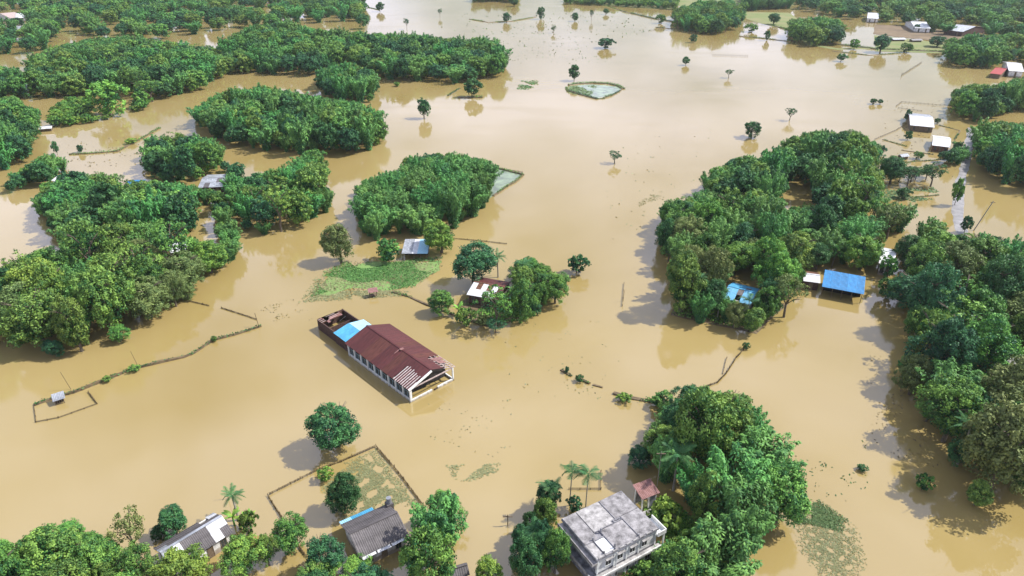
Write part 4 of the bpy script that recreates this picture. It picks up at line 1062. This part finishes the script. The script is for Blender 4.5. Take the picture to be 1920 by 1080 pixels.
# ------------------------------------------------------------------ single trees
def single(kind, leaf, bx, by, ytop, wpx, label, name=None, cat="tree", seed=None, group=None):
    p = at(bx, by); d = (p.y*C_ + H*S_)
    r = wpx/2*d/F*1.08
    lo, hi = .3, 40
    for _ in range(40):
        mid = (lo+hi)/2
        if proj(p.x, p.y, mid)[1] > ytop: lo = mid
        else: hi = mid
    nm = name or {"broad": "leafy_tree", "bamboo": "bamboo_clump", "shrub": "shrub", "sparse": "sparse_tree"}[kind]
    if kind == "broad": lo *= .9
    plant_mark(p.x, p.y, r*.8)
    if kind == "broad" and by < 900 and wpx > 24 and by > 300: kind = "lone"
    return make_tree(kind, leaf, p.x, p.y, lo, r, label, nm, cat, group, seed or int(bx*7+by))
SINGLES = [
 ("broad","dark_leaf",634,836,756,102,"round green tree alone in the water below the front of the maroon hall"),
 ("broad","dark_leaf",648,962,888,68,"dark upright tree inside the fenced flooded garden"),
 ("shrub","bright_leaf",612,902,880,32,"small pale bush at the corner fence of the flooded garden"),
 ("broad","olive_leaf",640,492,418,62,"olive tree at the left end of the grass patch"),
 ("shrub","tree_leaf",730,490,452,56,"bushy low tree between the olive tree and the pale blue shed"),
 ("broad","bright_leaf",828,474,411,66,"bright tree overhanging the right end of the pale blue shed"),
 ("broad","dark_leaf",888,535,452,88,"dark round tree behind the rusty roofed house"),
 ("broad","dark_leaf",795,222,179,26,"slim tall tree standing alone in the lake beside the long bamboo island"),
 ("shrub","dark_leaf",884,182,146,38,"dark bush on the tiny bank below the far bamboo row"),
 ("broad","dark_leaf",1408,258,226,34,"round dark tree alone in the lake above the right grove"),
 ("shrub","dark_leaf",1076,152,122,24,"small twin crowned tree at the corner of the pale square bank"),
 ("sparse","dark_leaf",1152,306,283,26,"tiny ragged tree in the middle of the lake"),
 ("shrub","dark_leaf",1286,122,106,16,"tiny round bush in the far lake left of the straight fence"),
 ("sparse","dark_leaf",1366,146,130,16,"thin leafless bush in the far lake below the straight fence"),
 ("sparse","dark_leaf",1480,226,203,20,"ragged little tree alone in the lake left of the lake house"),
 ("shrub","dark_leaf",1576,115,100,22,"small dark bush below the top right islet"),
 ("shrub","dark_leaf",1300,80,65,16,"small bush just off the leafy islet"),
 ("shrub","dark_leaf",1134,90,70,34,"dark clump of bush on a far mud bank in the lake"),
 ("broad","dark_leaf",1014,36,11,16,"thin dark tree on the far blue bank at the top"),
 ("shrub","dark_leaf",1078,40,24,16,"small dark tree on the far shallow bank"),
 ("sparse","dark_leaf",1109,38,18,8,"thin upright snag in the far lake"),
 ("broad","dark_leaf",1136,27,14,13,"tiny round tree top in the far lake"),
 ("sparse","dark_leaf",1038,62,48,12,"small leaning snag in the far lake"),
 ("broad","dark_leaf",950,42,22,17,"round dark tree at the lake head below the far wood strip"),
 ("shrub","dark_leaf",712,22,4,17,"small dark tree at the end of a thin bank near the top left wood"),
 ("sparse","dark_leaf",763,55,34,10,"thin dark snag above the far bamboo row"),
 ("sparse","dark_leaf",825,32,16,8,"small stick like tree in the far lake"),
 ("broad","bright_leaf",208,218,147,68,"pale yellow green tree in front of the far left ridge"),
 ("shrub","bright_leaf",268,202,172,36,"bright bush right of the pale yellow green tree"),
 ("shrub","bright_leaf",744,162,154,14,"tiny green bush in the water below the far bamboo row"),
 ("broad","dark_leaf",332,1002,949,50,"dark small tree touching the far eave of the patched grey house"),
 ("sparse","olive_leaf",258,1040,965,68,"half bare olive tree left of the patched grey house"),
 ("broad","bright_leaf",352,1125,1032,110,"bright leafy tree hiding the near corner of the patched grey house"),
 ("broad","bright_leaf",462,1075,1010,82,"bright round tree right of the patched grey house"),
 ("broad","tree_leaf",505,1060,1000,44,"small tree squeezed beside the bright round one near the bottom edge"),
 ("broad","tree_leaf",548,1030,965,70,"leafy tree between the fenced garden and the grey houses"),
 ("broad","dark_leaf",610,1075,1008,72,"dark green tree at the near left corner of the dark gabled house"),
 ("broad","bright_leaf",915,1105,1045,60,"bright low tree at the bottom edge right of the dark hut"),
 ("shrub","tree_leaf",466,1000,960,40,"dense bush at the right end of the patched grey house"),
 ("shrub","dark_leaf",1080,512,478,44,"dark bush with an arching branch alone in the channel"),
 ("shrub","bright_leaf",1244,985,935,70,"yellow green scrub between the concrete house and the tall grove"),
 ("broad","tree_leaf",825,590,545,54,"bushy tree left of the rusty roofed house"),
 ("shrub","tree_leaf",870,610,578,40,"low bush below the rusty roofed house"),
 ("sparse","tree_leaf",930,615,540,70,"open leafy tree in front of the rusty roofed house"),
 ("shrub","olive_leaf",905,610,590,30,"olive bush at the near tip of the middle yard"),
 ("sparse","dark_leaf",930,625,602,40,"small ragged bush at the water edge of the middle yard"),
 ("shrub","dark_leaf",108,290,265,14,"small dark bush in the pale channel at left"),
 ("shrub","dark_leaf",152,286,272,14,"lone dark bush on the channel bank at left"),
 ("shrub","tree_leaf",1728,918,892,34,"dark green bush floating in the shadow of the right hand grove"),
 ("shrub","bright_leaf",245,270,260,24,"low bush on the thin bank of the pale channel"),
 ("shrub","tree_leaf",255,695,685,24,"little bush on the middle of the curved bank"),
 ("shrub","tree_leaf",203,716,706,18,"little bush on the lower part of the curved bank"),
 ("shrub","tree_leaf",402,640,631,14,"little bush where the curved bank bends"),
 ("shrub","dark_leaf",1398,655,643,16,"leafy tip at the end of the curved thin fence"),
 ("shrub","bright_leaf",1170,750,738,32,"bright bush at the left end of the drain bank"),
 ("shrub","tree_leaf",1240,762,740,50,"bush where the drain bank meets the tall grove"),
 ("shrub","dark_leaf",1086,716,704,18,"bush on the middle one of the three mud islets"),
 ("shrub","dark_leaf",1063,699,688,10,"tiny bush on the left mud islet"),
 ("shrub","dark_leaf",1636,195,184,14,"left one of the dark bushes in the lake above the field fences"),
 ("shrub","dark_leaf",1650,195,186,12,"right one of the dark bushes in the lake above the field fences"),
 ("broad","tree_leaf",1348,62,40,20,"small bright tree at the near side of the leafy islet"),
 ("broad","dark_leaf",1650,98,60,34,"round dark tree on the green bank below the clearing"),
 ("broad","dark_leaf",1756,88,66,30,"dark tree on the green bank right of the low sheds"),
 ("shrub","tree_leaf",1790,385,335,22,"small tree beside the pale flooded road"),
 ("shrub","dark_leaf",1808,436,405,24,"dark bush at the near end of the pale flooded road"),
 ("sparse","olive_leaf",1470,595,518,60,"olive green tree at the channel side of the small blue roofs"),
 ("shrub","dark_leaf",1716,60,44,12,"tiny bush in the brown clearing"),
 ("shrub","dark_leaf",1702,262,246,16,"bush standing left of the lake house wall"),
 ("shrub","dark_leaf",1700,226,206,14,"dark little tree touching the left gable of the lake house"),
 ("shrub","dark_leaf",1756,232,221,12,"small bush right of the lake house"),
 ("shrub","olive_leaf",1780,300,284,22,"olive bush left of the pale road below the blue door house"),
 ("shrub","tree_leaf",1722,298,284,20,"low bush right of the small grey yard hut"),
 ("broad","dark_leaf",1668,345,292,50,"broad dark tree at the left side of the flooded yards"),
 ("sparse","dark_leaf",1744,350,308,44,"open tree at the right side of the flooded yards"),
 ("shrub","dark_leaf",1690,372,352,30,"bush on the weed mat of the flooded yards"),
 ("shrub","dark_leaf",1650,290,272,18,"bush on the garden bank nearest the right grove"),
 ("shrub","bright_leaf",1832,256,236,24,"bright bush at the far end of the pale road"),
 ("broad","dark_leaf",1700,505,440,60,"dark tree hiding the right side of the white gable house"),
 ("shrub","tree_leaf",1660,560,520,40,"bush right of the bright blue shed at the water"),
 ("broad","dark_leaf",1530,505,450,50,"dark tree standing right behind the bright blue shed"),
 ("shrub","bright_leaf",1600,92,74,20,"first bush on the green far shore"),
 ("shrub","tree_leaf",1700,98,80,24,"bush on the green far shore in front of the pale barns"),
 ("broad","tree_leaf",1830,98,68,34,"tree at the right end of the green far shore"),
 ("broad","dark_leaf",1450,46,22,26,"small dark tree on the far shore between the islets"),
 ("shrub","bright_leaf",1410,60,44,26,"bright bush on the far shore by the leafy islet"),
 ("shrub","dark_leaf",1438,76,56,12,"dark little tree standing in the inlet right of the leafy islet"),
 ("shrub","tree_leaf",1240,44,26,20,"bush at the tip of the far shore bank"),
 ("broad","dark_leaf",1015,1062,965,60,"dark leafy tree in the middle of the row left of the concrete house"),
 ("broad","tree_leaf",1020,1000,925,44,"upright green tree near the top of the row left of the concrete house"),
 ("shrub","tree_leaf",1664,520,480,34,"leafy bush in front of the white gable house"),
 ("shrub","dark_leaf",1078,960,935,30,"low bush at the foot of the two slim palms"),
 ("shrub","dark_leaf",1614,881,872,22,"small dark raft of weed drifting in open water on the right"),
 ("broad","dark_leaf",300,1010,985,30,"small dark tree behind the left end of the patched grey house"),
 ("broad","tree_leaf",1040,1075,985,54,"leafy tree close to the left side of the concrete house"),
 ("broad","dark_leaf",985,1090,1000,60,"dark leafy tree at the bottom of the row left of the concrete house"),
 ("shrub","dark_leaf",965,12,-4,16,"small dark tree at the top edge above the lake"),
]
for i, s in enumerate(SINGLES): single(*s, seed=i+1)

# dark strip of far wood along the top of the lake and tiny floating bushes
# palms and bananas
PALMS = [
 ("areca",1068,948,882,"left one of the two slim palms behind the concrete house",1.15),
 ("areca",1098,952,884,"right one of the two slim palms behind the concrete house",1.15),
 ("areca",1032,962,905,"slim palm at the top of the row left of the concrete house",1.0),
 ("areca",1004,1064,990,"slim palm at the bottom of the row left of the concrete house",1.0),
 ("areca",1345,598,540,"first thin palm on the bank below the small blue roofs",1.2),
 ("areca",1395,612,560,"second thin palm on the bank below the small blue roofs",1.2),
 ("areca",1300,588,520,"thin palm at the left end of the bank below the blue roofs",1.2),
 ("coconut",448,975,925,"small coconut palm behind the right end of the patched grey house",.62),
 ("coconut",934,520,478,"coconut palm beside the dark tree behind the rusty roofed house",.8),
 ("coconut",980,540,488,"coconut palm right of the rusty roofed house",.8),
 ("coconut",1262,920,842,"coconut palm at the near left corner of the tall grove",1.0),
 ("coconut",1795,870,790,"coconut palm leaning out at the low tip of the right hand grove",1.0),
 ("coconut",1760,620,560,"tall palm crown in the upper part of the right hand grove",.9),
 ("banana",1300,1075,1030,"banana plant in front of the bushes below the concrete house",1.0),
 ("banana",1340,1080,1030,"second banana plant right of the first below the concrete house",1.0),
 ("banana",1260,1078,1045,"small banana plant close to the white wall of the concrete house",.8),
 ("banana",440,985,958,"banana plant between the small coconut palm and the grey house",.8),
 ("banana",470,990,962,"banana plant right of the small coconut palm",.8),
 ("banana",1380,600,575,"banana plant on the bank below the small blue roofs",1.0),
 ("banana",1325,596,570,"banana plant beside the thin palms below the blue roofs",1.0),
 ("banana",905,560,535,"banana plant against the rusty roofed house",.9),
 ("banana",860,592,570,"banana plant at the left of the middle yard",.9),
]
for i, (k, bx, by, yt, lab, sz) in enumerate(PALMS):
    p = at(bx, by); lo, hi = .3, 40
    for _ in range(40):
        mid = (lo+hi)/2
        if proj(p.x, p.y, mid)[1] > yt: lo = mid
        else: hi = mid
    if k == "coconut": lo = max(2, lo-1.0*sz)
    if k == "areca": lo = max(2, lo-.4)
    palm(k, p.x, p.y, lo, lab, "banana plant" if k == "banana" else "palm tree", size=sz, seed=i)

# ------------------------------------------------------------------ plant the groves
ORD = ["first", "second", "third", "fourth", "fifth", "sixth", "seventh", "eighth", "ninth", "tenth", "eleventh", "twelfth", "thirteenth", "fourteenth", "fifteenth", "sixteenth", "seventeenth", "eighteenth", "nineteenth", "twentieth"]
ALL = []
for gi, (where, poly, holes, kinds, sizes, seed) in enumerate(GROVES):
    ALL += [(gi, *p) for p in fill(poly, kinds, sizes, holes, seed)]
count = {}
ALL.sort(key=lambda a: a[3]**2 + a[2]**2)
keep = {}; rest = {}
for a in ALL:
    gi, (kind, leaf), x, y, h, r = a
    count[kind] = count.get(kind, 0)+1
    (keep if count[kind] <= 215 else rest).setdefault(gi, []).append(a)
print("PLANTED", {k: v for k, v in count.items()}, "groves", {gi: len(v) for gi, v in keep.items()}, {gi: len(v) for gi, v in rest.items()})
FIRST = {}
WORD = {"bamboo": ("bamboo_clump", "bamboo clump", "bamboo"), "broad": ("leafy_tree", "leafy tree", "tree"), "shrub": ("shrub", "shrub", "shrub"), "sparse": ("sparse_tree", "open tree", "tree")}
for gi, lst in keep.items():
    where = GROVES[gi][0]
    info = []
    for a in lst:
        _, (kind, leaf), x, y, h, r = a
        px, py = proj(x, y, 0); d = math.hypot(x, y); info.append([px, py, r*F/d, a, False])
    for s in info:    # front row: nothing planted nearer overlaps its foot
        s[4] = not any(q is not s and q[1] > s[1]+3 and abs(q[0]-s[0]) < (q[2]+s[2])*.55 and q[1]-s[1] < 9*q[2] for q in info)
    front = sorted([s for s in info if s[4]], key=lambda s: s[0])
    for k, s in enumerate(front): s.append(k)
    back = [s for s in info if not s[4]]
    special = {}
    for word_, fn in (("rearmost", lambda s: -s[1]), ("tallest inner", lambda s: s[3][4]), ("leftmost inner", lambda s: -s[0]), ("rightmost inner", lambda s: s[0]), ("smallest inner", lambda s: -s[3][5])):
        c_ = [s for s in back if id(s) not in special]
        if len(c_) > 1: special[id(max(c_, key=fn))] = word_
    for s in info:
        _, (kind, leaf), x, y, h, r = s[3]
        nm, word, cat = WORD[kind]
        tone = {"bamboo_leaf": "feathery", "tree_leaf": "green", "bright_leaf": "bright", "dark_leaf": "dark", "olive_leaf": "olive"}[leaf]
        if s[4] and len(front) > 1 and s[5] < 20:
            lab = "%s %s, %s from left along %s" % (tone, word, ORD[s[5]], where)
        elif s[4]: lab = "%s %s standing in front of %s" % (tone, word, where)
        elif id(s) in special: lab = "%s %s %s of %s" % (special[id(s)], tone, word, where)
        else: lab = "%s %s among the inner ones of %s" % (tone, word, where)
        make_tree(kind, leaf, x, y, h, r, lab, nm, cat, "trees of " + where, int(abs(x*31+y*17)))

# the many far ones of each wood: one object each, real tree crowns set on points
def instancer(name, pts, protos, label):
    me = bpy.data.meshes.new(name)
    me.from_pydata([(x, y, 0) for x, y, h, r in pts], [], [])
    for nm, vals in (("size", [r/5.0 for x, y, h, r in pts]), ("tall", [h/12.0 for x, y, h, r in pts]), ("turn", [R.uniform(0, 6.28) for _ in pts])):
        a = me.attributes.new(nm, 'FLOAT', 'POINT'); a.data.foreach_set("value", vals)
    a = me.attributes.new("pick", 'INT', 'POINT'); a.data.foreach_set("value", [R.randrange(len(protos)) for _ in pts])
    o = link(name, me); tag(o, label, "wood", kind="stuff")
    ng = bpy.data.node_groups.new(name, 'GeometryNodeTree')
    ng.interface.new_socket("Geometry", in_out='INPUT', socket_type='NodeSocketGeometry')
    ng.interface.new_socket("Geometry", in_out='OUTPUT', socket_type='NodeSocketGeometry')
    N, K = ng.nodes, ng.links
    gin = N.new("NodeGroupInput"); gout = N.new("NodeGroupOutput")
    jn = N.new("GeometryNodeJoinGeometry")
    for p in reversed(protos):
        oi = N.new("GeometryNodeObjectInfo"); oi.inputs["Object"].default_value = p; oi.inputs["As Instance"].default_value = True
        K.new(oi.outputs["Geometry"], jn.inputs[0])
    ip = N.new("GeometryNodeInstanceOnPoints"); ip.inputs["Pick Instance"].default_value = True
    def attr(nm, ty='FLOAT'):
        q = N.new("GeometryNodeInputNamedAttribute"); q.data_type = ty; q.inputs["Name"].default_value = nm
        return [s for s in q.outputs if s.enabled and s.name == "Attribute"][0]
    cx = N.new("ShaderNodeCombineXYZ"); sz = attr("size")
    K.new(sz, cx.inputs[0]); K.new(sz, cx.inputs[1]); K.new(attr("tall"), cx.inputs[2])
    cr = N.new("ShaderNodeCombineXYZ"); K.new(attr("turn"), cr.inputs[2])
    K.new(gin.outputs[0], ip.inputs["Points"]); K.new(jn.outputs[0], ip.inputs["Instance"])
    K.new(attr("pick", 'INT'), ip.inputs["Instance Index"])
    K.new(cx.outputs[0], ip.inputs["Scale"]); K.new(cr.outputs[0], ip.inputs["Rotation"])
    K.new(ip.outputs[0], gout.inputs[0])
    md = o.modifiers.new("trees", 'NODES'); md.node_group = ng
    return o
# four real far plants serve as the pattern of those masses
def first_part(kind, leaf):
    for o in C.objects:
        if o.type == 'MESH' and o.data in [p[2][1][1] for p in PROTO[kind]] and o.material_slots[0].material == MATS[leaf]: return o
    t = make_tree(kind.replace("_far", ""), leaf, -420, 700, 12, 5, "tree in the far wood along the left top edge", "leafy_tree", "tree", None, 1)
    return t.children[1]
PAT = None
for gi, lst in rest.items():
    if PAT is None: PAT = [first_part("bamboo_far", "bamboo_leaf"), first_part("broad_far", "dark_leaf"), first_part("broad_far", "tree_leaf")]
    instancer("distant_wood", [(a[2], a[3], a[4], a[5]) for a in lst], PAT, "mass of distant crowns, " + GROVES[gi][0])

# ------------------------------------------------------------------ floating and ground vegetation (uncountable)
def scatter(name, poly, n_, size, z, leaf, label, upright=.0, patch=.5, scale=.15, seed=0, cat="vegetation", fade=.5):
    g = np.random.default_rng(seed+900)
    P = np.asarray(poly, float)
    X = g.uniform(P[:, 0].min(), P[:, 0].max(), n_*8); Y = g.uniform(P[:, 1].min(), P[:, 1].max(), n_*8)
    ok = pin(P, X, Y); X, Y = X[ok], Y[ok]
    ctr = P.mean(0)                       # thin out towards the rim of the patch
    q = g.random(len(X))**fade; X2 = ctr[0]+(X-ctr[0])/(.3+.7*q); Y2 = ctr[1]+(Y-ctr[1])/(.3+.7*q)
    ok = pin(P, X2, Y2) | (g.random(len(X)) < .06); X, Y = X[ok], Y[ok]
    W = np.array([at(x, y) for x, y in zip(X, Y)])
    # patchiness from a few sine waves
    f = sum(np.sin(W[:, 0]*scale*a+b_)*np.sin(W[:, 1]*scale*c_+d) for a, b_, c_, d in g.uniform(.6, 2.6, (5, 4)))
    W = W[f > np.quantile(f, patch)][:n_]
    m_ = len(W); W[:, 2] = z + g.uniform(0, max(.03, upright*.5), m_)
    N = np.stack([g.normal(size=m_)*(.35+upright*2), g.normal(size=m_)*(.35+upright*2), np.ones(m_)], 1)
    V, Fq = leaf_quads(W, N, size*g.uniform(.6, 1.4, m_), .5, g=g)
    V[:, 2] = np.maximum(V[:, 2], .008)
    o = link(name, mesh_np(name, V, Fq, MATS[leaf], g.random(m_)))
    tag(o, label, cat, kind="stuff")
scatter("grass", [(580,558),(606,510),(640,492),(700,484),(830,482),(826,506),(775,540),(700,548),(640,542)], 12000, .40, .12, "grass_blade", "bright flood grass on the island behind the ruin", .25, .35, seed=1)
scatter("floating_weed", [(580,558),(606,510),(640,492),(700,484),(834,482),(830,506),(775,542),(700,550),(640,546)], 2200, .5, .13, "drowned_leaf", "pale drowned grass between the bright tufts of the island", .1, .25, seed=21)
scatter("floating_weed", [(560,568),(590,520),(620,505),(640,545),(770,545),(760,556),(600,566)], 2200, .55, .02, "drowned_leaf", "drowned pale grass round the grass island", 0, .2, seed=2)
scatter("floating_weed", [(600,915),(640,870),(705,840),(790,948),(735,950),(640,980)], 8000, .28, .02, "drowned_leaf", "drowned plants inside the fenced garden", .05, .22, 1.5, seed=33, fade=.5)
scatter("floating_weed", [(1480,950),(1540,935),(1610,990),(1630,1060),(1580,1120),(1530,1080),(1495,1030)], 5500, .24, .02, "drowned_leaf", "drowned pale twigs spreading right of the tall grove", .05, .12, 1.6, seed=34, fade=1.1)
scatter("floating_weed", [(1478,950),(1535,936),(1592,975),(1580,1000),(1520,985),(1485,985)], 3200, .28, .03, "hyacinth_leaf", "green weed mat right of the tall grove", .2, .1, seed=5)
scatter("floating_weed", [(1640,355),(1760,350),(1775,372),(1700,382),(1645,378)], 1500, .7, .02, "hyacinth_leaf", "weed mat in the flooded yards at right", .1, .35, seed=6)
scatter("floating_weed", [(968,168),(975,151),(1008,150),(1010,160),(990,169)], 500, 1.0, .02, "hyacinth_leaf", "green weed raft in the far lake", .1, .3, seed=7)
scatter("floating_weed", [(1060,176),(1066,160),(1120,160),(1110,182)], 900, .9, .02, "hyacinth_leaf", "weed inside the pale square bank", .1, .2, seed=8)
scatter("undergrowth", [(1215,985),(1205,955),(1270,945),(1310,985),(1300,1010),(1250,1015)], 2600, .5, .15, "bright_leaf", "weedy ground between the concrete house and the grove", .5, .2, seed=9)
scatter("undergrowth", [(1140,1100),(1200,1050),(1255,1015),(1380,1040),(1400,1100)], 4000, .5, .15, "tree_leaf", "undergrowth below the white wall of the concrete house", .8, .1, seed=10)
scatter("undergrowth", [(1258,592),(1290,560),(1400,565),(1470,575),(1418,624),(1340,610)], 3500, .5, .2, "tree_leaf", "undergrowth on the bank under the small blue roofs", .9, .1, seed=11)
scatter("undergrowth", [(850,585),(880,556),(960,566),(1010,592),(935,615)], 1600, .5, .1, "tree_leaf", "undergrowth of the middle yard", .6, .4, seed=12)
scatter("floating_weed", [(835,872),(940,868),(935,885),(880,905),(850,900)], 260, .5, .01, "drowned_leaf", "faint drowned weed in open water above the bottom trees", 0, .4, .5, seed=13)
scatter("floating_weed", [(1190,390),(1205,362),(1250,358),(1245,382)], 120, .7, .01, "drowned_leaf", "faint drowned weed left of the right grove", 0, .4, .4, seed=14)
for k, (poly, n_, sz, what) in enumerate((
 ([(480,560),(560,560),(590,600),(500,612)], 60, .5, "behind the ruin"), ([(1090,240),(1360,240),(1330,420),(1150,460)], 90, .7, "in the open lake"),
 ([(880,60),(1150,60),(1150,120),(900,120)], 160, 1.3, "in the far lake"), ([(1640,180),(1830,180),(1830,330),(1650,340)], 260, .8, "in the flooded yards"),
 ([(760,750),(960,750),(960,860),(760,860)], 50, .4, "below the hall"), ([(1480,820),(1640,820),(1640,960),(1480,960)], 60, .4, "beside the tall grove"),
 ([(100,270),(360,230),(360,300),(100,330)], 160, .8, "in the pale channel"), ([(930,600),(1180,600),(1180,760),(930,760)], 60, .45, "in the middle channel"),
 ([(820,20),(1240,20),(1240,70),(820,70)], 220, 1.6, "on the far shallows"), ([(1600,600),(1760,760),(1780,900),(1640,860)], 140, .4, "in the shade of the right hand grove"))):
    scatter("floating_debris", poly, n_, sz, .02, ("dry_leaf", "drowned_leaf", "dark_leaf")[k % 3], "scraps of leaf and twig floating " + what, .15, .55, .35, seed=60+k)
def bank_plants():
    g = np.random.default_rng(77)
    for k, (nm, pts, w, h) in enumerate(BANKS):
        P = [np.array(at(x, y)) for x, y in pts]; out = []
        for p, q in zip(P, P[1:]):
            L = np.linalg.norm(q-p); n_ = int(L*14*w)
            t = g.random(n_)[:, None]; d = (q-p)/L; s = np.array([-d[1], d[0], 0])
            out.append(p*(1-t)+q*t + s*(g.normal(size=(n_, 1))*w*.25))
        W = np.vstack(out); m_ = len(W)
        f = np.sin(W[:, 0]*.31+k)+np.sin(W[:, 1]*.37+k*2); W = W[f > -.7]; m_ = len(W)
        W[:, 2] = h*.6 + g.uniform(-.1, .45, m_)*w*.6
        N = g.normal(size=(m_, 3)); N[:, 2] = np.abs(N[:, 2])
        V, Fq = leaf_quads(W, N, .42*g.uniform(.6, 1.4, m_), .5, g=g)
        V[:, 2] = np.maximum(V[:, 2], .01)
        o = link("bank_grass", mesh_np("bank_grass", V, Fq, MATS["tree_leaf" if k % 3 else "dark_leaf"], g.random(m_)))
        tag(o, "grass and weeds on the low %s" % nm.replace("_", " "), "grass", kind="stuff")
bank_plants()

# ------------------------------------------------------------------ humid air
hz = MB().box(-2700, 2700, -310, 4300, -1.5, 84).build("haze", None)
m = bpy.data.materials.new("humid_air"); m.use_nodes = True
n = m.node_tree.nodes; l = m.node_tree.links; n.clear()
o_ = n.new("ShaderNodeOutputMaterial"); pv = n.new("ShaderNodeVolumePrincipled")
pv.inputs["Color"].default_value = (0.80, 0.90, 1.0, 1); pv.inputs["Density"].default_value = 0.00006
pv.inputs["Anisotropy"].default_value = 0.2
l.new(pv.outputs[0], o_.inputs["Volume"]); hz.data.materials.append(m)
tag(hz, "thin humid air over the flood plain", "haze", kind="stuff")
